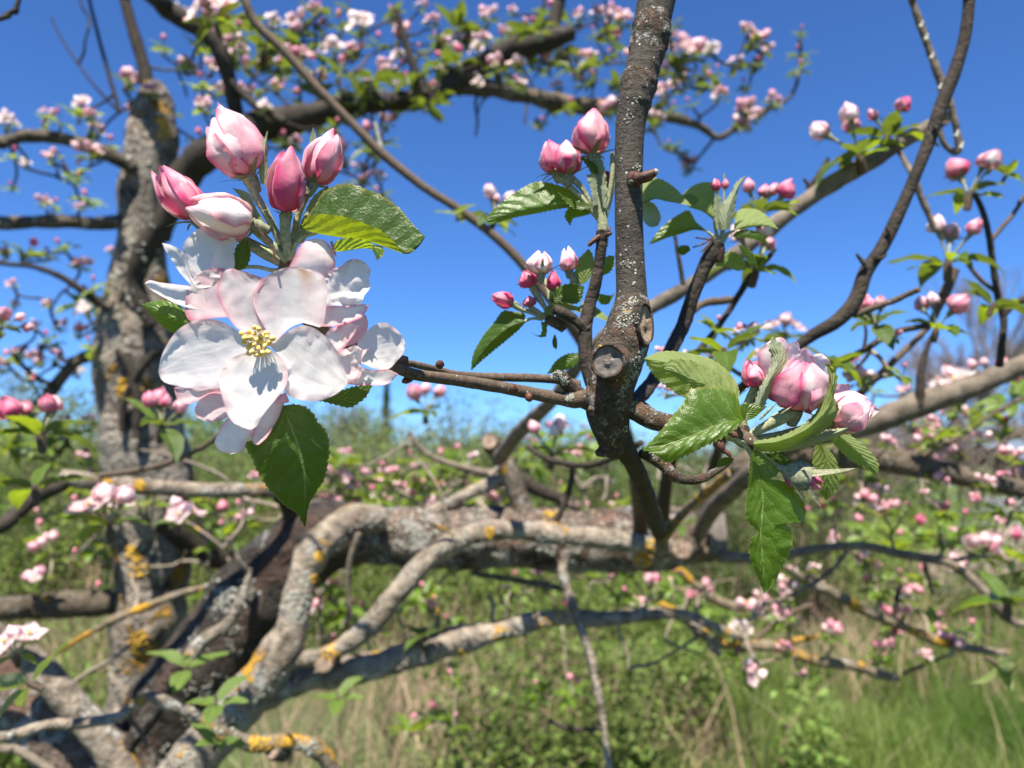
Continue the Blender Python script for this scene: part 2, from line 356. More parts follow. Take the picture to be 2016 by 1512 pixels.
# ------------------------------------------------------------------ sheets: leaves and petals given by their edges
def edge(zone, pts, D, n):
    """edge points (x, y in a zoom, mm further from the camera) -> n world points"""
    e = []
    for p in pts:
        x, y = z2(zone, p[0], p[1]); dz = p[2] if len(p) > 2 else 0.0
        e.append((x, y, dz*7.0))          # 7 px per mm keeps chord lengths comparable
    s = spline(e, n)
    return [P(a, b, D + c/7000.0) for a, b, c in s]
def lin3(pts, z0, z1, zm=None):
    """give (x, y) points a depth running z0 -> zm -> z1 (mm)"""
    n = len(pts)-1; o = []
    for i, p in enumerate(pts):
        t = i/n
        z = z0+(z1-z0)*t if zm is None else (1-t)**2*z0 + 2*t*(1-t)*zm + t*t*z1
        o.append((p[0], p[1], z + (p[2] if len(p) > 2 else 0)))
    return o
def sheet(mb, Lp, Mp, Rp, nu=11, crease=False, ruffle=0.0, serr=0, samp=.0, pink=None, face='cam', bulge=0.0, seed=0, rufs=1.0):
    n = len(Lp); V = []; U = []; K = []
    base = Lp[0]; size = (Vector(Lp[-1])-Vector(Lp[0])).length
    sd = Vector((seed*1.7, seed*2.9, seed*.37))
    for j in range(n):
        t = j/(n-1)
        l, r = Vector(Lp[j]), Vector(Rp[j]); m = Vector(Mp[j]) if Mp is not None else (l+r)/2
        for i in range(nu):
            u = -1+2*i/(nu-1); a = abs(u)
            if crease:
                p = m.lerp(l if u < 0 else r, a)
                if bulge: p = p + (CAM-p).normalized()*bulge*math.sin(math.pi*a)*math.sin(math.pi*t)
            else:
                p = l*(u*(u-1)/2) + m*(1-u*u) + r*(u*(u+1)/2)
            if serr and a > .999 and .04 < t < .985:
                ph = (t*serr) % 1.0; o = (p-m)
                tooth = ((ph/.75 if ph < .75 else (1-ph)/.25) - .45)*(1+.9*mnoise.noise(Vector((t*serr*.9, u, seed))))
                if o.length > 1e-6: p = p + o.normalized()*samp*tooth
            if ruffle:
                q = p*(300*rufs)+sd
                amp = ruffle*(.25+.75*a*a)*min(1, t*2.5)
                p = p + (CAM-p).normalized()*amp*(mnoise.noise(q)+.5*mnoise.noise(q*2.3))
            V.append(p); U.append(((u+1)/2, t))
            if pink: K.append(pink(t, u))
    # orientation: "cam" = the upper side faces the camera; "away" = the under side does; "L"/"R" = only that half shows its upper side
    nm = Vector((0, 0, 0)); h = nu//2
    rng = range(0, nu-1) if face in ('cam', 'away') else (range(0, h) if face == 'L' else range(h, nu-1))
    for j in range(n-1):
        for i in rng:
            a, b, c = V[j*nu+i], V[j*nu+i+1], V[(j+1)*nu+i]
            nm += (b-a).cross(c-a)
    fl = nm.dot(CAM-Vector(V[len(V)//2])) < 0
    if face == 'away': fl = not fl
    mb.grid(V, nu, n, U, K or None, flip=fl)
def pinkf(base=.0, edge_=.3, pw=4, tip=.0, root=0.0, seed=0, mottle=.15):
    def f(t, u):
        e = max(abs(u), (2*t-1) if t > .5 else 0)
        nz = mnoise.noise(Vector((u*1.6+seed*5.1, t*2.2+seed, seed*.7)))
        return max(0, base + edge_*e**pw*(.75+.5*nz) + tip*t + root*(1-t)**2 + mottle*nz)
    return f
# ------------------------------------------------------------------ plant part helpers
def leaf(root, zone, D, Lq, Mq, Rq, mat='leaf', teeth=16, amp=.0006, face='cam', n=64, nu=13, ruffle=.0006, bulge=.0, name='leaf', parent=None, label=None, seed=0):
    mb = MB()
    Mw = edge(zone, Mq, D, n) if Mq else None
    sheet(mb, edge(zone, Lq, D, n), Mw, edge(zone, Rq, D, n), nu, crease=bool(Mq), ruffle=ruffle, serr=teeth, samp=amp, face=face, bulge=bulge, seed=seed)
    o = mb.build(name, M[mat], root, parent)
    if label: o['label'] = label
    return o
def petal(root, zone, D, Lq, Rq, cup=1.5, z=(0, 0, None), base=.0, edge_=.28, tip=0.0, pw=4, rootp=0.0, ruffle=.0006, seed=0, parent=None, mat='petal', n=30, nu=15, zr=None, mottle=.14, label=None, rufs=1.0):
    Le = edge(zone, lin3(Lq, *z), D, n); Re = edge(zone, lin3(Rq, *(zr or z)), D, n)
    Mw = []
    for j, (a, b) in enumerate(zip(Le, Re)):
        t = j/(n-1); m = (a+b)/2
        Mw.append(m + (m-CAM).normalized()*cup/1000*math.sin(math.pi*min(1, t**.8)))
    mb = MB(); sheet(mb, Le, Mw, Re, nu, ruffle=ruffle*1.5, pink=pinkf(base, edge_*1.9, pw+1, tip, rootp, seed, mottle), seed=seed, rufs=rufs)
    o = mb.build('petal', M[mat], root, parent)
    if label: o['label'] = label
    return o
def stalk(root, zone, D, data, mat='stem', name='stem', parent=None, sides=10, disp=.05):
    """data: (x, y, mm, width) in zoom pixels"""
    mb = MB(); pts = []
    for (x, y, dz, wd) in data:
        a, b = z2(zone, x, y); d = D+dz/1000
        p = P(a, b, d); pts.append((p.x, p.y, p.z, wd/ZO[zone][2]/2*d/FPX))
    s = spline(pts, 5*len(pts)+6)
    tube(mb, s[:, :3].tolist(), s[:, 3].tolist(), sides, disp, 900, len(data))
    return mb.build(name, M[mat], root, parent)
def frame_of(a):
    a = a.normalized(); h = Vector((0, 0, 1)) if abs(a.z) < .8 else Vector((0, 1, 0))
    e = (h-a*a.dot(h)).normalized(); return a, e, a.cross(e)
def bud_mesh(mb, base, tip, R, seed=0, pk=.35, opening=0.0, npet=5, edgep=.62, nt=13, nu=11, white=.0, fat=1.0):
    """imbricate petals wrapped round the axis; each petal one sheet"""
    rnd = random.Random(seed*91+3); a, e, f = frame_of(tip-base); Lb = (tip-base).length
    ph0 = rnd.random()*6.28
    for k in range(npet):
        phc = ph0 + k*2*math.pi*(2/5 if npet == 5 else 1/npet) + rnd.uniform(-.15, .15)
        half = rnd.uniform(.85, 1.2); hl = rnd.uniform(.80, 1.05)*(1-.16*k/npet*(npet > 5)) if k else 1.0; lay = 1 + .30*k/npet + rnd.uniform(0, .05)
        opn = opening*rnd.uniform(.6, 1.4); V = []; U = []; K = []; sk = rnd.uniform(-.25, .25)
        pf = pinkf(max(0, .08+pk*rnd.uniform(.6, 1.3)-white*rnd.random()), edgep, 4, -.22*rnd.random(), pk*.6, seed*7+k, .3)
        for j in range(nt):
            t = j/(nt-1); tt = .02+.98*t
            prof = (math.sin(math.pi*(tt**.72)*.955+.03))**(.62/fat)
            wdt = half*(1-.25*tt**2.2)*(.55+.45*min(1, tt*4))
            for i in range(nu):
                u = -1+2*i/(nu-1)
                th = phc + u*wdt + sk*tt
                r = R*lay*(prof*(1+.15*u*(1 if k % 2 else -1) + .05*abs(u)**3) + opn*tt*tt)
                if j == 0: r = R*.16
                tip_r = (1 - .14*u*u*tt**3)*hl
                r *= 1 + .17*mnoise.noise(Vector((u*1.5+seed, tt*3, k*2.2))) + .05*mnoise.noise(Vector((u*4+seed, tt*7, k*1.2)))
                V.append(base + a*(Lb*tt*tip_r) + e*(math.cos(th)*r) + f*(math.sin(th)*r))
                U.append(((u+1)/2, t)); K.append(pf(t, u))
        mb.grid(V, nu, nt, U, K)
def calyx_mesh(mb, base, axis, R, seed=0, length=1.0, spread=1.0, recept=True):
    rnd = random.Random(seed+17); a, e, f = frame_of(axis); ph0 = rnd.random()*6.28
    if recept:
        tube(mb, [base-a*R*1.25, base-a*R*.7, base-a*R*.2, base+a*R*.12], [R*.34, R*.50, R*.62, R*.55], 12, .08, 900, seed)
    for k in range(5):
        th = ph0+k*1.2566; L = R*2.1*length*rnd.uniform(.75, 1.2); V = []; U = []
        d = e*math.cos(th)+f*math.sin(th); s = a.cross(d); sp = spread*rnd.uniform(.6, 1.3)
        for j in range(8):
            t = j/7; ang = .62+sp*(.45+.75*t)
            if j == 0: c = base + d*R*.62
            else: c = c + (a*math.cos(ang)+d*math.sin(ang))*(L/7)
            wd = R*.34*(1-t)**.7*(1 if t < .99 else .05)
            for u in (-1, 0, 1): V.append(c + s*(u*wd) - d*(.0 if u else wd*.3)); U.append(((u+1)/2, t))
        mb.grid(V, 3, 8, U)
def bud(root, zone, D, base, tip, wid, seed=0, pk=.35, opening=0.0, npet=5, white=0.0, dz=(0, 0), cal=1.0, spread=1.0, calyx=True, edgep=.62, name='flower_bud', label=None, fat=1.0):
    b = P(*z2(zone, *base), D+dz[0]/1000); t = P(*z2(zone, *tip), D+dz[1]/1000); R = wid/2/ZO[zone][2]*D/FPX
    mb = MB(); bud_mesh(mb, b, t, R/1.12, seed, pk, opening, npet, edgep, 17, 13, white, fat)
    o = mb.build(name, M['bud'], root)
    if label: o['label'] = label
    if calyx:
        m2 = MB(); calyx_mesh(m2, b, t-b, R*.62, seed, cal, spread); m2.build('calyx', M['calyx'], root, o)
    return o
def stamens(root, c, axis, R, n=18, seed=1, parent=None):
    rnd = random.Random(seed); a, e, f = frame_of(axis); fm = MB(); am = MB()
    for k in range(n):
        th = k*2.4; q = math.sqrt((k+.5)/n); sp = .58*q
        d = (a + (e*math.cos(th)+f*math.sin(th))*sp).normalized(); L = R*rnd.uniform(.75, 1.1)
        b0 = c+(e*math.cos(th)+f*math.sin(th))*R*.22*q
        mid = b0+d*L*.5+(e*math.cos(th)+f*math.sin(th))*R*.10*rnd.uniform(-.5, 1); tp = b0+d*L
        tube(fm, [b0, mid, tp], [R*.022]*3, 5)
        g = R*rnd.uniform(.10, .15); ax = (d+Vector((rnd.uniform(-.8, .8),)*3)*.5).normalized()
        tube(am, [tp-ax*g*1.1, tp-ax*g*.6, tp, tp+ax*g*.6, tp+ax*g*1.1], [g*.35, g*.85, g, g*.85, g*.35], 8, .12, 2500, k)
    o = fm.build('stamens', M['filament'], root, parent)
    am.build('anthers', M['anther'], root, o)
    return o

# ------------------------------------------------------------------ HERO: the big blossom cluster
D0 = .205
hero = thing('blossom_cluster', P(565, 520, D0+.004), 'large blossom cluster with one wide open white flower, pink buds and leaves', 'blossom cluster')
hb = MB(); cc = P(515, 672, D0+.003)
ax = (CAM-cc).normalized()*.95 + Vector((0, 0, -.12)) + Vector((-.1, 0, 0))
calyx_mesh(hb, cc+(cc-CAM).normalized()*.005, ax, .0022, 3, .8)
fl = hb.build('open_blossom', M['calyx'], hero); fl['label'] = 'fully open white flower with yellow stamens facing the viewer'
kw = dict(root=hero, zone='B', D=D0, parent=fl)
petal(Lq=[(790, 345), (700, 300), (620, 248), (540, 213), (450, 212), (380, 230), (300, 285), (240, 370), (205, 450), (190, 530)],
      Rq=[(790, 375), (720, 420), (660, 500), (620, 580), (570, 632), (480, 634), (400, 632), (290, 615), (215, 585), (190, 530)], z=(3.5, -1.5, 2), cup=1.8, seed=1, edge_=.17, ruffle=.0010, **kw)
petal(Lq=[(815, 385), (740, 410), (650, 440), (590, 495), (560, 570), (570, 650), (592, 730), (615, 800), (660, 850), (750, 884)],
      Rq=[(845, 385), (915, 425), (955, 475), (978, 545), (970, 605), (940, 655), (880, 725), (825, 795), (790, 860), (750, 884)], z=(2.6, -5, -1), cup=1.4, seed=2, edge_=.15, ruffle=.0011, **kw)
petal(Lq=[(870, 350), (905, 335), (950, 305), (1010, 265), (1060, 249), (1130, 262), (1200, 312), (1260, 390), (1305, 480), (1330, 550), (1338, 608)],
      Rq=[(870, 380), (930, 440), (965, 500), (975, 570), (955, 645), (1000, 685), (1070, 703), (1140, 710), (1210, 695), (1280, 660), (1338, 608)], z=(3.2, -2.5, 1), cup=1.7, seed=3, edge_=.16, ruffle=.0012, **kw)
kw['zone'] = 'A'
petal(Lq=[(880, 1525), (840, 1440), (785, 1340), (768, 1265), (790, 1190), (850, 1120), (930, 1080), (1010, 1066)],
      Rq=[(895, 1530), (985, 1440), (1070, 1405), (1140, 1422), (1188, 1428), (1208, 1330), (1214, 1220), (1200, 1130), (1130, 1086), (1010, 1066)], z=(2.0, 3.6, 1.6), cup=1.6, seed=4, base=.09, edge_=.22, ruffle=.0005, mat='petal_stained', **kw)
petal(Lq=[(815, 1520), (740, 1475), (670, 1440), (620, 1380), (572, 1300), (545, 1235), (560, 1150), (585, 1092), (640, 1076)],
      Rq=[(850, 1515), (835, 1410), (795, 1330), (785, 1250), (810, 1185), (850, 1143), (790, 1122), (720, 1095), (640, 1076)], z=(2.4, 3.8, 2.0), cup=1.3, seed=5, base=.17, edge_=.3, ruffle=.0007, **kw)
stamens(hero, cc+(CAM-cc).normalized()*.001, ax + Vector((-.12, 0, .10)), .0062, 26, parent=fl)
# second flower, half hidden upper left
def centre(x, y, zone, dz, lab, seed, aim=(0, -.6, .6)):
    mb = MB(); c = P(*z2(zone, x, y), D0+dz); calyx_mesh(mb, c+(c-CAM).normalized()*.004, Vector(aim), .0022, seed, .7)
    o = mb.build('open_blossom', M['calyx'], hero); o['label'] = lab; return o
f2 = centre(470, 1180, 'A', .010, 'white flower seen from the side behind the upper left petals', 5, (-.4, -.2, .8))
kw = dict(root=hero, zone='A', D=D0+.007, parent=f2)
petal(Lq=[(420, 1200), (372, 1110), (345, 1010), (342, 930), (390, 870), (435, 835), (490, 814)], Rq=[(560, 1180), (600, 1080), (598, 980), (580, 910), (555, 860), (525, 825), (490, 814)], z=(2, 0, 1), cup=2.0, seed=11, edge_=.06, mottle=.06, **kw)
petal(Lq=[(400, 1190), (320, 1100), (270, 1020), (230, 960), (213, 922)], Rq=[(450, 1150), (380, 1050), (335, 970), (270, 935), (213, 922)], z=(2, -2, 0), cup=1, seed=12, edge_=.04, mottle=.05, **kw)
petal(Lq=[(500, 1130), (520, 1020), (555, 940), (600, 900), (645, 884)], Rq=[(640, 1130), (655, 1050), (650, 970), (668, 915), (645, 884)], z=(1, -1.5, 0), cup=1.2, seed=13, edge_=.1, **kw)
petal(Lq=[(470, 1200), (380, 1182), (290, 1172), (200, 1160), (140, 1148), (108, 1166)], Rq=[(480, 1330), (380, 1315), (290, 1285), (210, 1245), (145, 1205), (108, 1166)], z=(2, -3, 0), cup=1.6, seed=14, edge_=.25, **kw)
petal(Lq=[(640, 1370), (540, 1375), (455, 1388), (395, 1402), (358, 1360), (352, 1290), (370, 1200), (425, 1118)], Rq=[(650, 1300), (600, 1240), (575, 1170), (600, 1085), (550, 1074), (500, 1080), (460, 1092), (425, 1118)], z=(0, 2.2, .4), cup=1.6, seed=15, base=.21, edge_=.3, **kw)
# third flower, ruffled, right
f3 = centre(1200, 1250, 'A', .013, 'ruffled blush flower behind the right petals', 8, (.4, -.5, .6))
kw = dict(root=hero, zone='A', D=D0+.009, parent=f3)
petal(Lq=[(1010, 1130), (985, 1075), (1020, 1000), (1050, 940), (1095, 905), (1150, 894)], Rq=[(1230, 1130), (1265, 1060), (1258, 1000), (1238, 945), (1200, 908), (1150, 894)], z=(0, 2.5, -.5), cup=-2.4, seed=21, base=.16, edge_=.3, **kw)
petal(Lq=[(1120, 1200), (1190, 1110), (1240, 1082), (1300, 1062), (1335, 1030), (1385, 1018), (1440, 1035), (1482, 1085)], Rq=[(1160, 1330), (1250, 1300), (1340, 1305), (1420, 1290), (1442, 1240), (1478, 1190), (1470, 1140), (1482, 1085)], z=(0, -1, -3), cup=1.0, seed=22, edge_=.16, ruffle=.0022, rufs=1.1, nu=21, n=40, **kw)
petal(Lq=[(1140, 1280), (1230, 1300), (1320, 1305), (1410, 1293), (1476, 1298)], Rq=[(1150, 1430), (1270, 1425), (1360, 1402), (1430, 1368), (1476, 1298)], z=(1, -2, 0), cup=1.2, seed=23, base=.16, edge_=.35, ruffle=.001, **kw)
f4 = centre(1330, 450, 'B', .016, 'crumpled flower low on the right side with white side petal', 9, (.7, -.6, .0))
kw = dict(root=hero, zone='B', D=D0+.011, parent=f4)
petal(Lq=[(1190, 330), (1230, 275), (1300, 245), (1360, 236), (1406, 250)], Rq=[(1250, 420), (1310, 400), (1345, 350), (1378, 305), (1406, 250)], z=(-1, -3, -2), cup=1.4, seed=31, base=.13, edge_=.3, ruffle=.0012, **kw)
petal(Lq=[(1280, 260), (1350, 212), (1410, 195), (1452, 186)], Rq=[(1320, 380), (1410, 350), (1448, 300), (1466, 240), (1452, 186)], z=(2, 1), cup=1, seed=32, base=.32, edge_=.2, **kw)
petal(Lq=[(1400, 350), (1465, 275), (1520, 238), (1575, 233), (1630, 268), (1672, 312), (1690, 365)], Rq=[(1410, 470), (1480, 503), (1540, 520), (1595, 510), (1645, 460), (1680, 415), (1690, 365)], z=(1, -1, 1), cup=1.8, seed=33, edge_=.18, ruffle=.001, **kw)
petal(Lq=[(1280, 500), (1400, 500), (1500, 522), (1590, 517), (1648, 545)], Rq=[(1290, 600), (1400, 612), (1500, 613), (1585, 604), (1648, 545)], z=(0, -2), cup=1, seed=34, base=.05, edge_=.35, **kw)
petal(Lq=[(1230, 420), (1300, 400), (1345, 385), (1390, 368), (1430, 395), (1472, 388)], Rq=[(1280, 600), (1370, 595), (1422, 550), (1422, 480), (1440, 430), (1472, 388)], z=(-2, -4, -3), cup=1.2, seed=35, base=.10, edge_=.3, ruffle=.0018, rufs=1.2, nu=19, n=36, **kw)
# fourth flower hanging behind the bottom petal
f5 = centre(720, 740, 'B', .014, 'shaded flower hanging behind the bottom petal', 10, (-.1, -.3, -.8))
kw = dict(root=hero, zone='B', D=D0+.011, parent=f5)
petal(Lq=[(640, 620), (520, 615), (400, 615), (320, 620), (283, 628)], Rq=[(640, 680), (520, 660), (440, 700), (370, 727), (310, 706), (283, 628)], z=(0, -1), cup=1.5, seed=41, base=.28, edge_=.25, **kw)
petal(Lq=[(640, 640), (520, 645), (450, 690), (412, 750), (420, 806)], Rq=[(680, 740), (620, 800), (550, 830), (480, 830), (420, 806)], z=(0, 1), cup=1.5, seed=42, base=.22, edge_=.2, **kw)
petal(Lq=[(660, 760), (580, 850), (545, 920), (533, 965), (560, 1005), (625, 1032)], Rq=[(790, 840), (760, 910), (730, 945), (700, 1010), (625, 1032)], z=(0, -2), cup=1.8, seed=43, base=.03, edge_=.22, **kw)
petal(Lq=[(800, 760), (768, 880), (757, 940), (770, 968), (800, 975)], Rq=[(960, 690), (925, 800), (885, 870), (850, 930), (800, 975)], z=(2, 0), cup=1.5, seed=44, base=.18, edge_=.35, **kw)
petal(Lq=[(860, 715), (920, 680), (962, 655)], Rq=[(880, 720), (960, 722), (985, 708), (962, 655)], z=(0, 0), cup=.4, seed=45, base=.5, edge_=.2, **kw)
# buds
bud(hero, 'A', D0+0.0120, (742, 520), (495, 84), 262, 61, .32, .22, 6, white=.25, dz=(3, -1), label='largest bud, pale pink and white, pointing up left')
bud(hero, 'A', D0+0.0170, (1130, 560), (1275, 222), 205, 62, .42, .06, dz=(0, 3), label='right pink bud leaning right')
bud(hero, 'A', D0+0.0100, (965, 745), (985, 345), 208, 73, .46, .14, dz=(2, -2), label='middle deep pink bud standing upright')
bud(hero, 'A', D0+0.0130, (420, 775), (185, 440), 205, 64, .50, .14, dz=(0, -2), label='leftmost deep pink bud')
bud(hero, 'A', D0+0.0090, (770, 815), (360, 690), 245, 65, .26, .08, white=.35, dz=(2, -3), label='cream and pink bud lying sideways')
# stalks
stalk(hero, 'A', D0+0.0150, [(735, 525, -1, 66), (775, 620, 0, 52), (840, 730, 0, 48), (915, 880, 1, 46), (965, 1010, 2, 46)])
stalk(hero, 'A', D0+0.0140, [(962, 755, -2, 70), (962, 860, -1, 66), (975, 950, 0, 60), (990, 1020, 1, 56)])
stalk(hero, 'A', D0+0.0190, [(1120, 570, -1, 50), (1050, 720, 0, 44), (1015, 870, 0, 40), (995, 1010, 0, 36)])
stalk(hero, 'A', D0+0.0140, [(770, 830, -1, 60), (850, 905, 0, 52), (920, 970, 1, 50), (975, 1030, 2, 50)])
stalk(hero, 'A', D0+0.0170, [(420, 780, 0, 40), (560, 850, 2, 44), (700, 900, 1, 60), (830, 975, 1, 80), (960, 1045, 2, 70)])
stalk(hero, 'A', D0+0.0170, [(650, 1085, 0, 20), (720, 1068, 0, 22), (800, 1068, 0, 24), (900, 1088, 1, 26), (985, 1060, 2, 30)])
stalk(hero, 'A', D0+0.0140, [(1150, 858, 0, 24), (1070, 885, 0, 26), (1020, 940, 0, 30), (1000, 1010, 1, 34)])
stalk(hero, 'A', D0+0.0150, [(980, 1000, 2, 90), (975, 1080, 4, 110), (960, 1180, 7, 110), (1000, 1300, 9, 90), (1150, 1420, 14, 80), (1400, 1560, 15, 70), (1700, 1640, 14, 62)], mat='bark_twig', name='spur')
# leaves
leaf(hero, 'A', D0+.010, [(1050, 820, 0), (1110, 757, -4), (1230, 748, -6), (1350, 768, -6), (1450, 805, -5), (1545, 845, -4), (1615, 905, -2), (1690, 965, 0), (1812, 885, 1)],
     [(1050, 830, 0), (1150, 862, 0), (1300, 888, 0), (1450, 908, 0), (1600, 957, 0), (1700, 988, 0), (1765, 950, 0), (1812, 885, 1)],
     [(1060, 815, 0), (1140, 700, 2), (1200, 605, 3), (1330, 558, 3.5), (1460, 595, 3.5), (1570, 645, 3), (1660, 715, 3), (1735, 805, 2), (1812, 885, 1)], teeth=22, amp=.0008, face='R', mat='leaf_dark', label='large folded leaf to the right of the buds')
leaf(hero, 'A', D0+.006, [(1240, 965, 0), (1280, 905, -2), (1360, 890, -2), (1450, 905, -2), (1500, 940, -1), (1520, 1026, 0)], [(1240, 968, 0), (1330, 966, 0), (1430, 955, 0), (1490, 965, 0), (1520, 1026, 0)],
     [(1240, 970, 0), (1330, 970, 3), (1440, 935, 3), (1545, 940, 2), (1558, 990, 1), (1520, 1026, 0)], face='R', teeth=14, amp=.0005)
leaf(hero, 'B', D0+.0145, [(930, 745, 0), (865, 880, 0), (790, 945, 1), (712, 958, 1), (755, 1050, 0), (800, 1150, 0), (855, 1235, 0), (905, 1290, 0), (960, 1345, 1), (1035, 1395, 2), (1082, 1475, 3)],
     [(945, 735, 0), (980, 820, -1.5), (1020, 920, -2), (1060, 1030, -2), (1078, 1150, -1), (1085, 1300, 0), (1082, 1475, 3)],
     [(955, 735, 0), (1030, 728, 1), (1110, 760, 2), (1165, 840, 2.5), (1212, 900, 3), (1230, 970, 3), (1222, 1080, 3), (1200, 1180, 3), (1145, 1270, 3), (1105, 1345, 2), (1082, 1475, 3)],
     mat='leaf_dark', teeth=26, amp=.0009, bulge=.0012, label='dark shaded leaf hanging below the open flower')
stalk(hero, 'B', D0+.0145, [(945, 742, 0, 20), (935, 690, 1, 24), (900, 620, 1, 26)], name='leaf_stalk')
leaf(hero, 'B', D0+.013, [(1150, 690, 0), (1280, 650, 0), (1400, 615, 0), (1492, 612, 0)], None, [(1150, 700, 0), (1290, 738, 0), (1360, 748, 0), (1415, 715, 0), (1455, 680, 0), (1492, 612, 0)], mat='leaf_dark', teeth=12, amp=.0005)
leaf(hero, 'B', D0+.010, [(400, 230, 0), (350, 150, 2), (290, 115, 2), (200, 95, 1), (88, 122, 0)], [(400, 240, 0), (290, 195, -1.5), (190, 150, -1.5), (88, 122, 0)], [(400, 320, 0), (330, 302, 2), (270, 290, 2), (215, 255, 2), (150, 190, 1), (88, 122, 0)], mat='leaf', teeth=15, amp=.0005, bulge=.0012, label='small shiny leaf left of the open flower')
leaf(hero, 'A', D0+.012, [(655, 1090), (648, 1000), (670, 930), (725, 895)], None, [(665, 1090), (715, 1075), (745, 1030), (750, 970), (725, 895)], mat='leaf_dark', teeth=8, amp=.0004)
leaf(hero, 'A', D0+0.015, [(812, 560), (800, 480), (802, 400), (812, 320), (858, 233)], [(840, 570, -1), (838, 460, -1), (838, 360, -1), (858, 233, 0)], [(872, 590), (862, 480), (850, 380), (848, 320), (858, 233)], mat='leaf_pale', teeth=8, amp=.0004, face='away')
leaf(hero, 'A', D0+0.018, [(1000, 930), (1070, 760), (1130, 640), (1222, 570)], [(1030, 930, -1), (1100, 800, -1), (1165, 690, -1), (1222, 570)], [(1070, 920), (1140, 800), (1200, 690), (1222, 570)], mat='leaf_pale', teeth=10, amp=.0004, face='away')
leaf(hero, 'A', D0+.024, [(1230, 560), (1175, 470), (1110, 320), (1130, 215)], None, [(1260, 540), (1160, 380), (1150, 280), (1130, 215)], mat='leaf_pale', teeth=0, amp=0, face='away')
leaf(hero, 'A', D0+0.015, [(800, 850), (720, 740), (690, 650), (640, 585)], None, [(860, 830), (790, 720), (740, 620), (640, 585)], mat='leaf_pale', teeth=0, amp=0, face='away')
for i, q in enumerate([[(870, 930), (800, 830), (780, 790)], [(905, 1040), (890, 960), (905, 930)], [(1240, 910), (1260, 980), (1275, 1010)]]):
    leaf(hero, 'A', D0+.001, [(x-7, y) for x, y in q[:-1]]+[q[-1]], None, [(x+9, y) for x, y in q[:-1]]+[q[-1]], mat='sepal_red' if i < 3 else 'petal', teeth=0, n=12, nu=3, ruffle=.0003, name='bract')

# ------------------------------------------------------------------ the pruned upright branch
DB = .275
fb = thing('pruned_branch', P(1205, 820, DB), 'dark upright branch with two pruning cuts and a snapped side bud', 'branch')
mb = MB()
limb(mb, [(1308, -60, DB+.01, 76), (1292, 0, DB+.008, 76), (1274, 100, DB+.006, 68), (1254, 180, DB+.004, 66), (1240, 260, DB+.003, 57), (1238, 400, DB, 54), (1240, 500, DB, 56), (1243, 580, DB-.001, 62), (1238, 625, DB-.002, 76), (1232, 665, DB-.002, 88), (1220, 700, DB-.002, 94), (1202, 760, DB-.002, 92), (1195, 810, DB-.002, 82), (1202, 860, DB, 58), (1208, 890, DB+.003, 40)],
     sides=40, step=.0005, disp=.05, f=.35, seed=2, rings_=[(P(1280, y, DB).z, a_*.00018) for y, a_ in ((26, 3), (33, 4), (44, 2.5), (58, 2), (118, 2.5), (150, 4), (160, 3), (171, 4), (188, 3), (196, 2.5), (500, 2))])
o = mb.build('stem', M['bark_front'], fb)
# swollen, lichened knob around the cuts
mb = MB()
limb(mb, [(1244, 588, DB-.001, 58), (1243, 606, DB-.0025, 74), (1236, 640, DB-.0035, 88), (1228, 672, DB-.004, 98), (1214, 705, DB-.004, 104), (1203, 740, DB-.0035, 100), (1197, 790, DB-.0035, 90), (1203, 850, DB-.001, 68), (1208, 880, DB, 44)], sides=44, step=.0006, disp=.10, f=.55, seed=5)
mb.build('knob', M['bark_knob'], fb)
def cut_stub(root, c, tipc, d0, d1, rx, ry, rimw, seed, lab, mat='cut', tilt=0):
    """sawn stub: bark collar tube plus a recessed sawn face"""
    a = P(*c, d0); b = P(*tipc, d1); mbs = MB(); ax_ = (b-a)
    n_ = ax_.normalized(); s_ = d1/FPX
    e = (RIGHT-n_*n_.dot(RIGHT)).normalized(); f_ = n_.cross(e)
    if tilt: e, f_ = e*math.cos(tilt)+f_*math.sin(tilt), f_*math.cos(tilt)-e*math.sin(tilt)
    def ring(cn, k, z=0, jit=.05, sd=0):
        r = []
        for i in range(40):
            th = i/40*2*math.pi; kk = k*(1+jit*mnoise.noise(Vector((math.cos(th)*2.1+seed, math.sin(th)*2.1, sd))))
            r.append(cn + e*(math.cos(th)*rx*s_*kk)+f_*(math.sin(th)*ry*s_*kk)+n_*z)
        return r
    rings = [ring(a, 1.35, 0, .1, 0), ring(a.lerp(b, .5), 1.22, 0, .1, .5), ring(a.lerp(b, .85), 1.2, 0, .12, 1), ring(b, 1.15, .0006, .12, 1.4), ring(b, 1.03, .0009, .08, 2), ring(b, .95, .0001, .06, 2.5)]
    V = [p for r in rings for p in r]
    mbs.grid(V, 40, len(rings), [(i/40, j*.1) for j in range(len(rings)) for i in range(40)], closed=True)
    o_ = mbs.build('cut_stub', M['bark_knob'], root); o_['label'] = lab
    m2 = MB(); V = []
    for k in (.97, .72, .45, .2): V += ring(b, k, -.0002 + .00025*math.sin(k*9), .05, 3)
    for i, p in enumerate(V):
        q = (p-b); a1 = q.dot(e)/(rx*s_); a2 = -q.dot(f_)/(ry*s_)
        V[i] = p + n_*(.0004*mnoise.noise(Vector((a1*3, a2*3, seed)))) - n_*(.0011*max(0, 1-((a1-.5)**2+(a2+.45)**2)*9))
    m2.grid(V, 40, 4, closed=True); m2.fan(V[-40:], b)
    m2.build('cut_face', M[mat], root, o_)
cut_stub(fb, (1222, 716), (1197, 711), DB-.004, DB-.0215, 30, 30, 8, 3, 'round grey sawn stub facing the viewer')
cut_stub(fb, (1250, 640), (1271, 637), DB-.006, DB-.0135, 15, 38, 6, 7, 'long oval pruning scar on the right', 'cut_pale', .1)
cut_stub(fb, (1172, 800), (1164, 812), DB-.005, DB-.0095, 8, 8, 3, 9, 'tiny brown sawn twig stump', 'cut_pale')
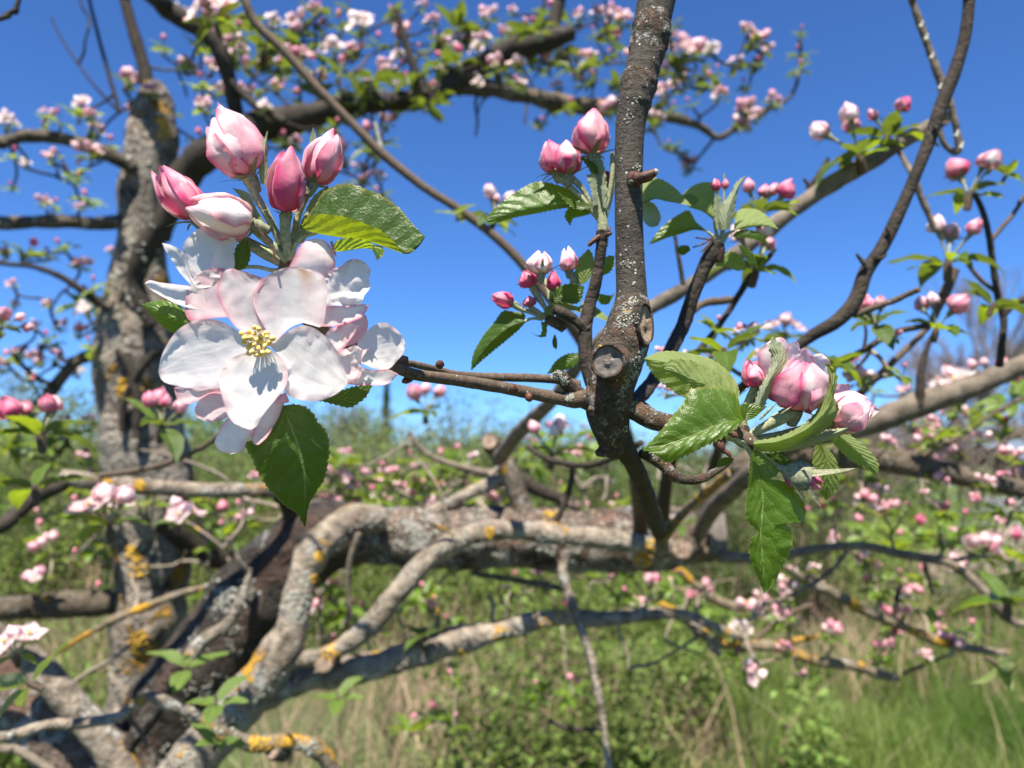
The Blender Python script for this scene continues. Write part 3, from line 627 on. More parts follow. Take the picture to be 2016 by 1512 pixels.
mb = MB(); limb(mb, [(1246, 352, DB-.004, 30), (1260, 351, DB-.008, 24), (1276, 346, DB-.009, 23), (1291, 338, DB-.010, 13)], sides=16, step=.0006, disp=.12, seed=8); mb.build('snapped_bud', M['sepal_red'], fb)
mb = MB(); limb(mb, [(1288, 340, DB-.010, 13), (1294, 336, DB-.0102, 11)], sides=10, step=.0006, disp=.1, seed=9); mb.build('bud_tip', M['lichen'], fb)
# swollen, wrinkled old bud rings near the top
for k, pts in enumerate([[(1291, 22, DB+.0078, 64), (1284, 52, DB+.007, 73), (1278, 84, DB+.0065, 72), (1270, 118, DB+.006, 60)], [(1264, 136, DB+.005, 58), (1259, 160, DB+.0045, 67), (1253, 184, DB+.004, 66), (1247, 212, DB+.004, 54)]]):
    mb = MB(); limb(mb, pts, sides=44, step=.0004, disp=.105, f=1.9, seed=40+k, cap0=False, cap1=False); mb.build('bud_ring', M['bark_knob'], fb)
# lichen crusts
from mathutils.bvhtree import BVHTree
def surface_of(root):
    V, F = [], []
    def rec(o):
        if o.type == 'MESH' and not o.name.startswith(('lichen', 'yellow', 'leaf', 'twig')):
            b0 = len(V); V.extend([v.co+root.location for v in o.data.vertices]); F.extend([[b0+i for i in p.vertices] for p in o.data.polygons])
        for c in o.children: rec(c)
    for c in bpy.data.objects:
        if c.parent == root: rec(c)
    return BVHTree.FromPolygons(V, F)
def lichen_on(root, zone, spots, mat='lichen', seed=0, name='lichen', scale=1.0):
    """crusts of small lobes sitting on the bark; spots: (x, y, depth, radius_px, count)"""
    rnd = random.Random(seed); mbl = MB(); bv = surface_of(root)
    for (x, y, d, rp, cnt) in spots:
        a, b = z2(zone, x, y); rp = rp/ZO[zone][2]
        for k in range(cnt):
            q = rnd.random()*6.28; r = rp*math.sqrt(rnd.random()); dr = (P(a+r*math.cos(q), b+r*math.sin(q), 1)-CAM).normalized()
            h, nn, _, _ = bv.ray_cast(CAM, dr)
            if h is None: continue
            if nn.dot(dr) > 0: nn = -nn
            dd = (h-CAM).dot(FWD); g = rnd.uniform(.9, 2.8)*dd/FPX*scale*(1.0 if dd < .5 else .9+.6*rnd.random())
            aa, e, f_ = frame_of((nn+Vector((rnd.uniform(-1, 1), rnd.uniform(-1, 1), rnd.uniform(-1, 1)))*.45)); c = h - nn*g*.15
            V = []
            for j, (rr, hh) in enumerate(((.6, 0), (1, .25), (.9, .55), (.35, .7))):
                for i in range(7):
                    th = i/7*6.28; w_ = rr*(1+.55*mnoise.noise(Vector((i*1.7, k*.9, seed+j*.3))))
                    V.append(c+e*(math.cos(th)*g*w_)+f_*(math.sin(th)*g*w_)+aa*(hh*g))
            mbl.grid(V, 7, 4, closed=True); mbl.fan(V[-7:], c+aa*g*.62)
    o_ = mbl.build(name, M[mat], root); o_['kind'] = 'stuff'; return o_
# side shoots
mb = MB(); limb(mb, [(1185, 800, DB, 46), (1150, 785, DB-.003, 40), (1130, 786, DB-.004, 36), (1108, 785, DB-.005, 28), (1060, 777, DB-.007, 25), (1000, 765, DB-.012, 24), (940, 755, DB-.02, 24), (880, 746, DB-.03, 23), (820, 738, DB-.04, 23), (775, 722, DB-.048, 22), (745, 712, DB-.052, 22)], sides=24, step=.0009, disp=.06, seed=12); mb.build('side_shoot', M['bark_twig'], fb)
for (x, y, dd, tx, ty) in ((808, 745, .04, 792, 752), (1014, 768, .0115, 1004, 760), (1040, 778, .010, 1044, 790), (865, 720, .026, 868, 710)):
    mb = MB(); limb(mb, [(x, y, DB-dd, 15), ((x+tx)/2, (y+ty)/2, DB-dd-.0015, 16), (tx, ty, DB-dd-.002, 7)], sides=10, step=.0005, disp=.15, seed=x); mb.build('bud', M['sepal_red'], fb)
mb = MB(); limb(mb, [(1140, 760, DB+.006, 22), (1100, 748, DB+.006, 18), (1040, 744, DB+.004, 17), (960, 742, DB, 17), (900, 738, DB-.006, 16), (860, 728, DB-.012, 15), (810, 716, DB-.022, 14), (760, 704, DB-.03, 13)], sides=14, step=.001, disp=.06, seed=13); mb.build('side_shoot', M['bark_twig'], fb)
mb = MB(); limb(mb, [(1140, 775, DB-.003, 30), (1118, 757, DB-.005, 26), (1106, 742, DB-.007, 24), (1092, 736, DB-.008, 18)], sides=16, step=.0008, disp=.16, seed=14); mb.build('short_spur', M['bark_knob'], fb)
mb = MB(); limb(mb, [(1215, 795, DB, 46), (1250, 805, DB-.003, 44), (1285, 826, DB-.006, 40), (1320, 832, DB-.010, 34), (1370, 838, DB-.02, 28), (1420, 845, DB-.03, 24), (1470, 848, DB-.038, 22)], sides=24, step=.0009, disp=.09, seed=15); mb.build('side_shoot', M['bark_knob'], fb)
mb = MB(); limb(mb, [(1215, 850, DB+.004, 44), (1228, 880, DB+.01, 42), (1250, 920, DB+.03, 34), (1268, 960, DB+.07, 32), (1282, 1000, DB+.15, 30), (1292, 1030, DB+.32, 30), (1300, 1050, DB+.6, 30)], sides=22, step=.002, disp=.12, seed=16); mb.build('lower_stem', M['bark_dark'], fb)
mb = MB(); limb(mb, [(1208, 860, DB, 34), (1200, 880, DB-.001, 32), (1190, 888, DB-.003, 26), (1176, 892, DB-.005, 14)], sides=16, step=.0007, disp=.25, seed=17); mb.build('short_spur', M['bark_knob'], fb)
mb = MB(); limb(mb, [(1262, 890, DB+.02, 22), (1300, 910, DB+.02, 24), (1330, 938, DB+.02, 22), (1372, 945, DB+.02, 18), (1410, 928, DB+.02, 13), (1440, 908, DB+.02, 9)], sides=14, step=.0012, disp=.12, seed=18); mb.build('side_shoot', M['bark_knob'], fb)
# spurs carrying the two clusters behind
mb = MB(); limb(mb, [(1180, 780, DB+.014, 36), (1160, 730, DB+.016, 32), (1152, 680, DB+.018, 28), (1156, 620, DB+.02, 26), (1172, 560, DB+.021, 23), (1182, 500, DB+.022, 21), (1186, 455, DB+.022, 24)], sides=18, step=.001, disp=.09, seed=19); mb.build('spur', M['bark_dark'], fb)
mb = MB(); limb(mb, [(1155, 650, DB+.018, 22), (1135, 632, DB+.018, 20), (1112, 618, DB+.018, 22), (1090, 608, DB+.018, 18)], sides=14, step=.001, disp=.12, seed=20); mb.build('spur', M['bark_dark'], fb)
mb = MB(); limb(mb, [(1235, 810, DB+.02, 30), (1285, 750, DB+.045, 28), (1320, 690, DB+.055, 27), (1345, 640, DB+.06, 28), (1362, 590, DB+.06, 27), (1385, 530, DB+.06, 27), (1402, 500, DB+.06, 34), (1412, 478, DB+.06, 30)], sides=18, step=.0014, disp=.10, seed=21); mb.build('spur', M['bark_dark'], fb)

lichen_on(fb, 'J', [(1290, 270, DB-.005, 60, 70), (1250, 380, DB-.004, 55, 60), (1330, 190, DB-.005, 45, 45), (1180, 430, DB-.006, 40, 30), (1170, 930, DB-.004, 30, 20)], seed=4)
lichen_on(fb, 'C', [(960, 1230, DB-.005, 35, 40), (1000, 1190, DB-.005, 30, 35), (930, 1310, DB-.006, 45, 40), (1010, 1290, DB-.006, 30, 25)], seed=5)
lichen_on(fb, 'C', [(950, 90, DB-.002, 60, 12), (980, 150, DB-.003, 35, 10), (1020, 430, DB-.004, 25, 18), (985, 515, DB-.004, 15, 14), (960, 980, DB-.006, 32, 20), (930, 385, DB-.006, 6, 3), (965, 825, DB-.006, 20, 3), (1000, 1085, DB-.006, 12, 5), (1030, 40, DB-.002, 30, 8), (990, 900, DB-.006, 60, 5)], seed=6)
lichen_on(fb, 'J', [(480, 400, DB-.007, 55, 60), (560, 450, DB-.006, 45, 50), (610, 610, DB-.008, 45, 60)], seed=7)
lichen_on(fb, 'C', [(965, 1250, DB-.006, 14, 8), (810, 1440, DB-.02, 6, 4), (1005, 1190, DB-.006, 8, 4)], 'lichen_y', 8, 'yellow_lichen')
# ------------------------------------------------------------------ the right-hand cluster
DR = .235
rc = thing('blossom_cluster', P(1475, 850, DR), 'blossom cluster with glossy pointed leaves and rounded pink buds right of the pruning cuts', 'blossom cluster')
leaf(rc, 'D', DR-.004, [(690, 585, 1), (672, 520, 2), (640, 450, 3), (540, 415, 3), (440, 428, 2), (405, 445, 2), (380, 500, 1), (330, 560, 0), (260, 650, -1), (205, 710, -1), (168, 745, -2)], [(690, 588, 0), (600, 598, -1), (520, 628, -1), (430, 668, -2), (320, 706, -2), (240, 730, -2), (168, 745, -2)],
     [(692, 590, 0), (650, 635, -3), (570, 688, -4), (480, 730, -4), (400, 770, -4), (300, 810, -3), (235, 770, -3), (168, 745, -2)], mat='leaf', teeth=20, amp=.0009, bulge=.0016, label='big glossy green leaf pointing left')
leaf(rc, 'D', DR+.006, [(660, 500, 0), (665, 440, 5), (640, 380, 8), (590, 325, 9), (520, 278, 10), (430, 253, 10), (330, 238, 8), (250, 243, 5), (176, 277, -1)], [(660, 510, -1), (540, 430, -2), (420, 360, -2), (300, 300, -2), (176, 277, -1)],
     [(650, 520, 0), (560, 520, 0), (460, 500, 0), (370, 470, 0), (285, 415, 0), (215, 345, 0), (176, 277, -1)], mat='leaf', teeth=22, amp=.0007, face='away', label='upper back leaf showing its downy underside')
leaf(rc, 'D', DR+.001, [(640, 470, 0), (595, 410, 1), (560, 355, 1), (460, 300, 1), (390, 283, 0), (320, 278, 0), (280, 330, 0)], [(610, 460, 0), (520, 420, -1), (420, 380, -1), (340, 345, -1), (280, 330, 0)], [(600, 460, 0), (510, 440, 0), (430, 425, 0), (360, 385, 0), (300, 345, 0), (280, 330, 0)], mat='leaf', teeth=18, amp=.0006, face='away')
leaf(rc, 'D', DR-.003, [(728, 760, 0), (716, 860, 1), (708, 960, 2), (694, 1070, 2), (716, 1120, 1), (765, 1165, 0), (735, 1190, 0), (716, 1260, 1), (735, 1340, 1), (770, 1420, 1), (792, 1482, 0)],
     [(735, 750, 0), (765, 870, -1), (785, 980, -1), (780, 1080, -1), (774, 1165, -1), (780, 1260, -1), (790, 1370, -1), (792, 1482, 0)],
     [(742, 760, 0), (775, 870, 0), (820, 893, 1), (900, 910, 2), (975, 985, 3), (1006, 1060, 3), (990, 1118, 2), (912, 1118, 1), (942, 1180, 2), (930, 1260, 2), (892, 1340, 2), (860, 1400, 1), (832, 1450, 1), (792, 1482, 0)], mat='leaf', teeth=22, amp=.0007, bulge=.0016, n=90, ruffle=.001, label='ragged hanging leaf with a bite out of its edge')
leaf(rc, 'D', DR, [(722, 750), (780, 742), (850, 785), (884, 828)], None, [(730, 780), (765, 850), (790, 892), (850, 882), (884, 828)], mat='leaf_pale', teeth=10, amp=.0004)
leaf(rc, 'D', DR-.006, [(740, 700, 0), (880, 672, 0), (995, 612, 0), (1070, 535, 0), (1110, 455, 0), (1128, 380, 0), (1108, 298, 0)], [(740, 715, -2), (870, 700, -3), (1000, 645, -4), (1085, 570, -4), (1125, 470, -3), (1140, 390, -2), (1108, 298, 0)], [(740, 745, 0), (860, 748, 0), (1000, 705, 0), (1085, 660, 0), (1150, 595, 0), (1178, 530, 0), (1152, 470, 0), (1168, 400, 0), (1160, 330, 0), (1108, 298, 0)], mat='leaf', teeth=18, amp=.0009, face='away', ruffle=.0022, label='long grey-green leaf curling up, underside showing')
leaf(rc, 'D', DR-.002, [(760, 735, 0), (900, 718, -1), (1050, 672, -1), (1150, 638, 0), (1265, 612, 0)], [(760, 742, -2), (910, 735, -3), (1060, 690, -3), (1180, 650, -2), (1265, 612, 0)], [(760, 752, 0), (920, 752, 0), (1080, 710, 0), (1200, 664, 0), (1265, 612, 0)], mat='leaf_pale', teeth=14, amp=.0005, face='away')
leaf(rc, 'D', DR-.002, [(735, 530, 0), (770, 430, 0), (805, 360, 0), (832, 285, 0), (818, 215, 0), (838, 163, 0)], [(760, 530, -1), (800, 430, -2), (840, 350, -2), (865, 280, -1), (838, 163, 0)], [(790, 530, 0), (835, 430, 0), (880, 350, 0), (910, 290, 1), (895, 220, 1), (838, 163, 0)], mat='leaf_pale', teeth=12, amp=.0007, face='away', ruffle=.001)
leaf(rc, 'D', DR-.007, [(690, 590), (672, 540), (685, 510), (730, 508), (808, 522)], None, [(700, 592), (720, 590), (750, 575), (808, 522)], mat='leaf', teeth=10, amp=.0003, label='tiny yellowish leaf at the heart of the cluster')
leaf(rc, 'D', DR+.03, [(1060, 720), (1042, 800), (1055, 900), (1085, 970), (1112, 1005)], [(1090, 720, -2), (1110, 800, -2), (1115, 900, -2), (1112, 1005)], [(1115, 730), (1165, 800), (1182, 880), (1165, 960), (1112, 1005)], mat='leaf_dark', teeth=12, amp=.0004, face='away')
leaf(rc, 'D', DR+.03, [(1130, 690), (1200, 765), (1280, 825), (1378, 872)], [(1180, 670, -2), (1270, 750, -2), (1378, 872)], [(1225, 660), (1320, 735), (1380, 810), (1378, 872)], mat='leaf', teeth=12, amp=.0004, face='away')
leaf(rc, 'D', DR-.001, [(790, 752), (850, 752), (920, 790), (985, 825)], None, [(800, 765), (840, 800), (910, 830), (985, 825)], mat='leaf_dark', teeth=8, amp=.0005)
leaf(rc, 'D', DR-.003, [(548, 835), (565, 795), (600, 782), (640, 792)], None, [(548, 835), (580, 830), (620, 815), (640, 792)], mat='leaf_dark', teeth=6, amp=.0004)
bud(rc, 'D', DR-.002, (950, 535), (1000, 275), 232, 81, .46, .06, 8, white=.12, dz=(2, -3), cal=.8, fat=1.5, label='fat round pink bud in the middle')
bud(rc, 'D', DR+.002, (1120, 600), (1350, 490), 190, 72, .38, .10, 7, dz=(1, 1), cal=.7, label='blush bud pointing right')
bud(rc, 'D', DR+.003, (748, 425), (722, 280), 105, 83, .55, .05, dz=(0, 0))
hbud = bud(rc, 'D', DR-.001, (905, 850), (1090, 925), 128, 84, .62, .0, dz=(0, -2), cal=2.3, spread=.35, label='drooping bud wrapped in downy grey sepals')
m2 = MB(); b_ = P(*z2('D', 905, 848), DR-.001); t_ = P(*z2('D', 1090, 925), DR-.003); tube(m2, [b_.lerp(t_, k) for k in (-.1, .1, .3, .5, .62)], [.0011, .0036, .0050, .0048, .0040], 16, .1, 900, 3, cap1=False); calyx_mesh(m2, b_.lerp(t_, .5), t_-b_, .0046, 5, 1.3, .35, False); m2.build('calyx', M['calyx'], rc, hbud)
mb = MB(); c = P(*z2('D', 900, 330), DR+.008); calyx_mesh(mb, c, Vector((.1, -.3, .8)), .003, 12); f6 = mb.build('open_blossom', M['calyx'], rc); f6['label'] = 'half open pink flower behind the round bud'
kw = dict(root=rc, zone='D', D=DR+.005, parent=f6)
petal(Lq=[(840, 420), (775, 350), (762, 270), (790, 210), (840, 175), (880, 165)], Rq=[(900, 420), (925, 330), (930, 250), (915, 190), (880, 165)], z=(1, -1), cup=-2, seed=51, base=.2, edge_=.3, **kw)
petal(Lq=[(880, 420), (890, 330), (895, 250), (930, 200), (962, 188)], Rq=[(960, 400), (985, 330), (980, 250), (975, 205), (962, 188)], z=(-1, -3), cup=1.2, seed=52, base=.16, edge_=.3, **kw)
petal(Lq=[(940, 400), (950, 320), (960, 250), (1000, 214)], Rq=[(1040, 400), (1060, 330), (1035, 250), (1000, 214)], z=(1, 0), cup=1.5, seed=53, base=.22, edge_=.3, **kw)
petal(Lq=[(1000, 400), (1010, 320), (1040, 260), (1090, 250)], Rq=[(1120, 420), (1142, 350), (1130, 290), (1090, 250)], z=(3, 2), cup=1.5, seed=54, base=.03, edge_=.25, **kw)
petal(Lq=[(1080, 480), (1110, 420), (1160, 410), (1230, 405)], Rq=[(1120, 560), (1180, 520), (1235, 470), (1230, 405)], z=(4, 2), cup=1.2, seed=55, base=.34, edge_=.25, **kw)
petal(Lq=[(700, 400), (690, 340), (710, 300), (770, 285)], Rq=[(760, 420), (790, 360), (790, 310), (770, 285)], z=(2, 0), cup=1, seed=56, base=.4, edge_=.25, **kw)
petal(Lq=[(1200, 560), (1290, 520), (1350, 515), (1390, 540)], Rq=[(1230, 640), (1290, 600), (1350, 575), (1390, 540)], z=(6, 6), cup=1, seed=57, base=.2, edge_=.2, **kw)
stalk(rc, 'D', DR+.001, [(945, 545, -1, 75), (880, 580, -1, 72), (820, 615, 0, 56), (755, 650, 1, 44), (700, 690, 1, 40)])
stalk(rc, 'D', DR+.004, [(745, 430, 0, 42), (715, 490, 0, 40), (690, 570, 0, 36), (690, 660, 0, 34)])
stalk(rc, 'D', DR+.004, [(1130, 610, 0, 40), (980, 640, 0, 38), (850, 670, 0, 34), (720, 690, 0, 34)])
stalk(rc, 'D', DR, [(905, 850, 0, 26), (850, 810, 0, 26), (780, 750, 0, 28), (710, 700, 0, 30)])
stalk(rc, 'D', DR-.002, [(735, 800, 0, 24), (722, 760, 0, 26), (680, 710, 0, 28), (600, 680, 1, 30)], name='leaf_stalk')
stalk(rc, 'D', DR+.001, [(740, 720, 0, 80), (690, 690, 0, 90), (620, 650, 1, 80), (520, 645, 1, 60), (420, 640, 2, 55)], mat='bark_twig', name='spur')
for i, (x0, y0, x1, y1, wd) in enumerate([(545, 690, 590, 765, 56), (590, 740, 630, 790, 26), (880, 560, 940, 520, 10), (770, 590, 860, 500, 14), (740, 690, 780, 745, 12), (620, 655, 660, 680, 40)]):
    mb = MB(); a_ = P(*z2('D', x0, y0), DR-.006); b_ = P(*z2('D', x1, y1), DR-.007); tube(mb, [a_.lerp(b_, k) for k in (0, .25, .6, 1)], [wd/2/2.607*DR/FPX*q for q in (.5, 1, .85, .15)], 10, .2, 900, i); mb.build('bud_scale', M['sepal_red'] if i < 2 or i == 5 else M['calyx'], rc)

# ------------------------------------------------------------------ clusters just behind the upright branch
DC = .30
c1 = thing('blossom_cluster', P(1185, 465, DC), 'cluster with three pale pink tulip-shaped buds left of the upright dark branch', 'blossom cluster')
bud(c1, 'C', DC, (765, 360), (768, 112), 185, 91, .38, .12, white=.15, cal=1.5, spread=1.2, label='tallest pale pink bud')
bud(c1, 'C', DC+.001, (560, 465), (515, 285), 140, 92, .55, .06, cal=1.5, spread=1.3)
bud(c1, 'C', DC-.001, (625, 475), (610, 285), 165, 93, .52, .10, cal=1.5, spread=1.2)
bud(c1, 'C', DC+.004, (850, 520), (838, 450), 60, 94, .6, 0)
for q in ([(765, 365, 0, 52), (775, 450, 0, 40), (800, 560, 0, 36), (815, 720, 0, 40)], [(565, 480, 0, 44), (640, 540, 0, 36), (720, 620, 0, 32), (800, 720, 0, 34)], [(640, 485, 0, 46), (700, 540, 0, 34), (750, 620, 0, 30), (805, 720, 0, 34)], [(880, 350, 1, 26), (880, 450, 1, 30), (860, 600, 1, 28), (825, 720, 1, 30)], [(900, 470, 2, 22), (870, 600, 2, 26), (830, 740, 1, 30)]):
    stalk(c1, 'C', DC, q)
stalk(c1, 'C', DC, [(815, 690, 0, 50), (825, 760, 0, 62), (825, 830, 0, 64), (825, 880, 0, 60)], mat='stem', name='spur_tip')
leaf(c1, 'C', DC, [(740, 610, 0), (690, 575, 2), (600, 540, 3), (500, 514, 3), (420, 522, 2), (300, 590, 1), (220, 655, 0), (160, 715, 0)], [(740, 640, -1), (620, 640, -2), (480, 660, -2), (320, 690, -2), (160, 715, 0)], [(740, 660, 0), (610, 662, 0), (460, 690, 0), (300, 722, 0), (190, 756, 0), (160, 715, 0)], mat='leaf', teeth=22, amp=.0008, face='R', label='long leaf reaching left')
leaf(c1, 'C', DC-.003, [(770, 650, 0), (760, 560, 0), (735, 480, 1), (760, 470, 0)], None, [(800, 640, 0), (795, 560, 0), (790, 500, 0), (760, 470, 0)], mat='leaf_pale', teeth=8, amp=.0004, face='away')
leaf(c1, 'C', DC-.004, [(770, 640, 0), (690, 625, 0), (620, 600, 1), (570, 570, 1)], None, [(770, 660, 0), (700, 670, 0), (640, 650, 0), (570, 570, 1)], mat='leaf', teeth=12, amp=.0005)
leaf(c1, 'C', DC-.001, [(785, 660, 0), (775, 560, 0), (785, 450, 0), (805, 350, 0)], None, [(850, 660, 0), (850, 540, 0), (835, 430, 0), (805, 350, 0)], mat='leaf_pale', teeth=8, amp=.0004, face='away')
leaf(c1, 'C', DC+.004, [(760, 680), (690, 650), (630, 665), (610, 710), (640, 760)], None, [(770, 690), (720, 705), (660, 720), (650, 740), (640, 760)], mat='leaf', teeth=10, amp=.0005)
leaf(c1, 'C', DC+.01, [(1020, 640, 0), (1060, 500, 9), (1130, 490, 11), (1200, 520, 10), (1260, 570, 6), (1330, 650, 0)], [(1020, 650), (1130, 610), (1230, 630), (1330, 650)], [(1020, 660), (1100, 610), (1200, 625), (1330, 650)], mat='leaf', teeth=18, amp=.0007, face='away', label='bright leaf showing right of the branch')
leaf(c1, 'C', DC+.01, [(1000, 640, 6), (1060, 618, 9), (1120, 640, 9), (1155, 710, 6), (1140, 760, 0)], None, [(1000, 700), (1040, 690), (1060, 740), (1100, 770), (1140, 760)], mat='leaf_pale', teeth=12, amp=.0005, face='away')
leaf(c1, 'C', DC-.002, [(700, 375), (740, 430), (760, 460), (800, 470)], None, [(705, 370), (770, 400), (800, 440), (800, 470)], mat='leaf', teeth=6, amp=.0005)
for i, q in enumerate([(820, 810, 740, 870, 34), (835, 820, 880, 800, 26), (770, 840, 745, 880, 26), (850, 760, 870, 800, 18)]):
    mb = MB(); a_ = P(*z2('C', q[0], q[1]), DC-.004); b_ = P(*z2('C', q[2], q[3]), DC-.006); tube(mb, [a_.lerp(b_, k) for k in (0, .4, .7, 1)], [q[4]/2/2.88*DC/FPX*s for s in (.6, 1, .9, .2)], 10, .25, 900, i); mb.build('bud_scale', M['sepal_red'], c1)

c2 = thing('blossom_cluster', P(1090, 610, DC), 'cluster of small magenta buds with a long drooping leaf, left of the round cut', 'blossom cluster')
for i, (b0, t0, wd, pk, op) in enumerate([((860, 490), (775, 300), 205, .6, .02), ((1090, 540), (1105, 300), 150, .68, .05), ((640, 690), (400, 590), 170, .78, .04), ((840, 720), (815, 600), 150, .7, .02), ((960, 350), (960, 80), 270, .34, .02), ((1270, 320), (1255, 40), 190, .42, .04)]):
    bud(c2, 'K', DC+(-.008 if i > 3 else 0), b0, t0, wd, 101+i, pk, op, white=.3 if i > 3 else 0, cal=1.5, spread=.5)
for q in ([(650, 690, 0, 90), (720, 740, 0, 70), (850, 790, 0, 46), (1000, 850, 0, 46)], [(860, 500, 0, 90), (920, 600, 0, 80), (1000, 720, 0, 60), (1060, 840, 0, 60)], [(1090, 550, 0, 70), (1080, 660, 0, 60), (1075, 840, 0, 60)], [(960, 360, 8, 60), (1040, 520, 6, 56), (1090, 840, 2, 56)], [(1290, 330, 10, 90), (1340, 420, 10, 110), (1300, 620, 8, 70), (1150, 850, 4, 60)], [(850, 730, 0, 60), (960, 800, 0, 50), (1040, 850, 0, 50)], [(770, 890, 0, 30), (860, 855, 0, 34), (980, 865, 0, 40)]):
    stalk(c2, 'K', DC, q)
stalk(c2, 'K', DC, [(1020, 860, 0, 110), (1120, 900, 0, 130), (1230, 960, 0, 130)], mat='bark_twig', name='spur_tip')
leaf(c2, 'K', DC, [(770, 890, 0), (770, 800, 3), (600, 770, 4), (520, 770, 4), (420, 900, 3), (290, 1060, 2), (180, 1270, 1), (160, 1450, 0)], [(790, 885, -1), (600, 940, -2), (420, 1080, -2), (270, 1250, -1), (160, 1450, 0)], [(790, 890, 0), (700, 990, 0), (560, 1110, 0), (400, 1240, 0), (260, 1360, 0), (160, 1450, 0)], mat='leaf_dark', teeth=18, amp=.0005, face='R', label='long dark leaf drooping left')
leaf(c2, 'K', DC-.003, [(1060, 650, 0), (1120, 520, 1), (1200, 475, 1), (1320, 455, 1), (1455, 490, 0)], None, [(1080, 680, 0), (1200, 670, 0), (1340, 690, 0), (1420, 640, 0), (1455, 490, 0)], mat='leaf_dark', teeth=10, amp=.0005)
leaf(c2, 'K', DC-.005, [(980, 800, 0), (1060, 690, 5), (1200, 655, 7), (1300, 690, 7), (1400, 720, 5), (1450, 660, 6), (1600, 730, 5), (1780, 900, 0)], None, [(980, 810, 0), (1100, 810, 0), (1240, 760, 0), (1380, 780, 0), (1480, 820, 0), (1620, 850, 0), (1720, 890, 0), (1780, 900, 0)], mat='leaf', teeth=20, amp=.0005, face='away', label='bright yellow-green folded leaf')
leaf(c2, 'K', DC+.008, [(1400, 480, 0), (1350, 330, 0), (1370, 200, 0), (1440, 120, 0), (1500, 60, 0)], None, [(1500, 430, 0), (1550, 330, 0), (1570, 200, 0), (1540, 100, 0), (1500, 60, 0)], mat='leaf', teeth=8, amp=.0004, face='away')
leaf(c2, 'K', DC+.01, [(1640, 380, 0), (1660, 230, 0), (1720, 140, 0), (1800, 140, 0)], None, [(1650, 370, 0), (1740, 330, 0), (1800, 250, 0), (1800, 140, 0)], mat='leaf', teeth=8, amp=.0004)
leaf(c2, 'K', DC+.01, [(1580, 560, 0), (1680, 580, 0), (1760, 590, 0), (1810, 560, 0)], None, [(1580, 600, 0), (1650, 690, 0), (1740, 680, 0), (1810, 560, 0)], mat='leaf', teeth=8, amp=.0004)
leaf(c2, 'K', DC, [(960, 890, 0), (970, 1000, 0), (930, 1050, 0), (830, 1010, 0)], None, [(1030, 900, 0), (1020, 1050, 0), (940, 1066, 0), (830, 1010, 0)], mat='leaf', teeth=6, amp=.0004)
leaf(c2, 'K', DC, [(1110, 1040, 0), (1088, 1120, 0), (1100, 1180, 0), (1135, 1210, 0)], None, [(1125, 1040, 0), (1145, 1110, 0), (1145, 1180, 0), (1135, 1210, 0)], mat='leaf_dark', teeth=0, amp=0)
leaf(c2, 'K', DC+.012, [(1400, 1250, 0), (1260, 1260, 0), (1130, 1340, 0), (1030, 1490, 0)], None, [(1410, 1320, 0), (1320, 1410, 0), (1180, 1460, 0), (1030, 1490, 0)], mat='leaf', teeth=10, amp=.0004)

DE = .335
c3 = thing('blossom_cluster', P(1410, 480, DE), 'leafy cluster with coral bud tips on the dark spur right of the upright branch', 'blossom cluster')
for i, q in enumerate([((790, 240), (780, 110), 90), ((870, 220), (885, 110), 60)]): bud(c3, 'L', DE, *q, 131+i, .62, .05, cal=1.5, spread=.3)
leaf(c3, 'L', DE, [(760, 540, 0), (640, 450, 1), (500, 400, 2), (440, 290, 5), (520, 200, 9), (620, 155, 11), (720, 150, 11), (800, 190, 10)], [(770, 530, -2), (720, 430, 0), (700, 330, 3), (740, 240, 7), (800, 190, 10)], [(780, 540, 0), (770, 430, 2), (765, 330, 5), (770, 250, 8), (800, 190, 10)], mat='leaf', teeth=20, amp=.0006, face='away', label='broad leaf standing up')
leaf(c3, 'L', DE-.003, [(590, 350, 0), (540, 400, 0), (480, 380, 0), (440, 290, 0)], None, [(600, 330, 0), (560, 280, 0), (500, 270, 0), (440, 290, 0)], mat='leaf_pale', teeth=6, amp=.0004)
leaf(c3, 'L', DE, [(680, 640, 0), (580, 560, 1), (500, 440, 2), (400, 480, 2), (280, 560, 1), (180, 660, 0), (90, 790, 0)], [(690, 650, -1), (560, 620, -2), (400, 640, -2), (240, 700, -1), (90, 790, 0)], [(690, 660, 0), (560, 640, 0), (420, 680, 0), (280, 720, 0), (180, 760, 0), (90, 790, 0)], mat='leaf', teeth=20, amp=.0006, face='R', label='leaf spreading left with a drooping tip')
leaf(c3, 'L', DE-.004, [(830, 640, 0), (810, 500, 0), (850, 380, 0), (930, 260, 0), (990, 150, 0), (1085, 80, 0)], [(870, 640, -2), (890, 500, -2), (930, 370, -2), (990, 230, -1), (1085, 80, 0)], [(920, 630, 0), (960, 500, 0), (980, 380, 0), (1010, 230, 0), (1050, 150, 0), (1085, 80, 0)], mat='leaf_pale', teeth=14, amp=.0005, face='away')
leaf(c3, 'L', DE-.003, [(790, 640, 0), (760, 500, 0), (760, 360, 0), (790, 230, 0)], None, [(850, 630, 0), (840, 500, 0), (840, 350, 0), (790, 230, 0)], mat='leaf_pale', teeth=6, amp=.0004, face='away')
leaf(c3, 'L', DE, [(960, 640, 0), (980, 520, 5), (1010, 440, 9), (1080, 420, 10), (1200, 430, 10), (1310, 500, 6), (1420, 630, 0)], [(960, 650, -1), (1080, 600, -1), (1250, 590, -1), (1420, 630, 0)], [(960, 650, 0), (1080, 625, 0), (1250, 600, 0), (1420, 630, 0)], mat='leaf', teeth=16, amp=.0006, face='away', label='broad leaf spreading right')
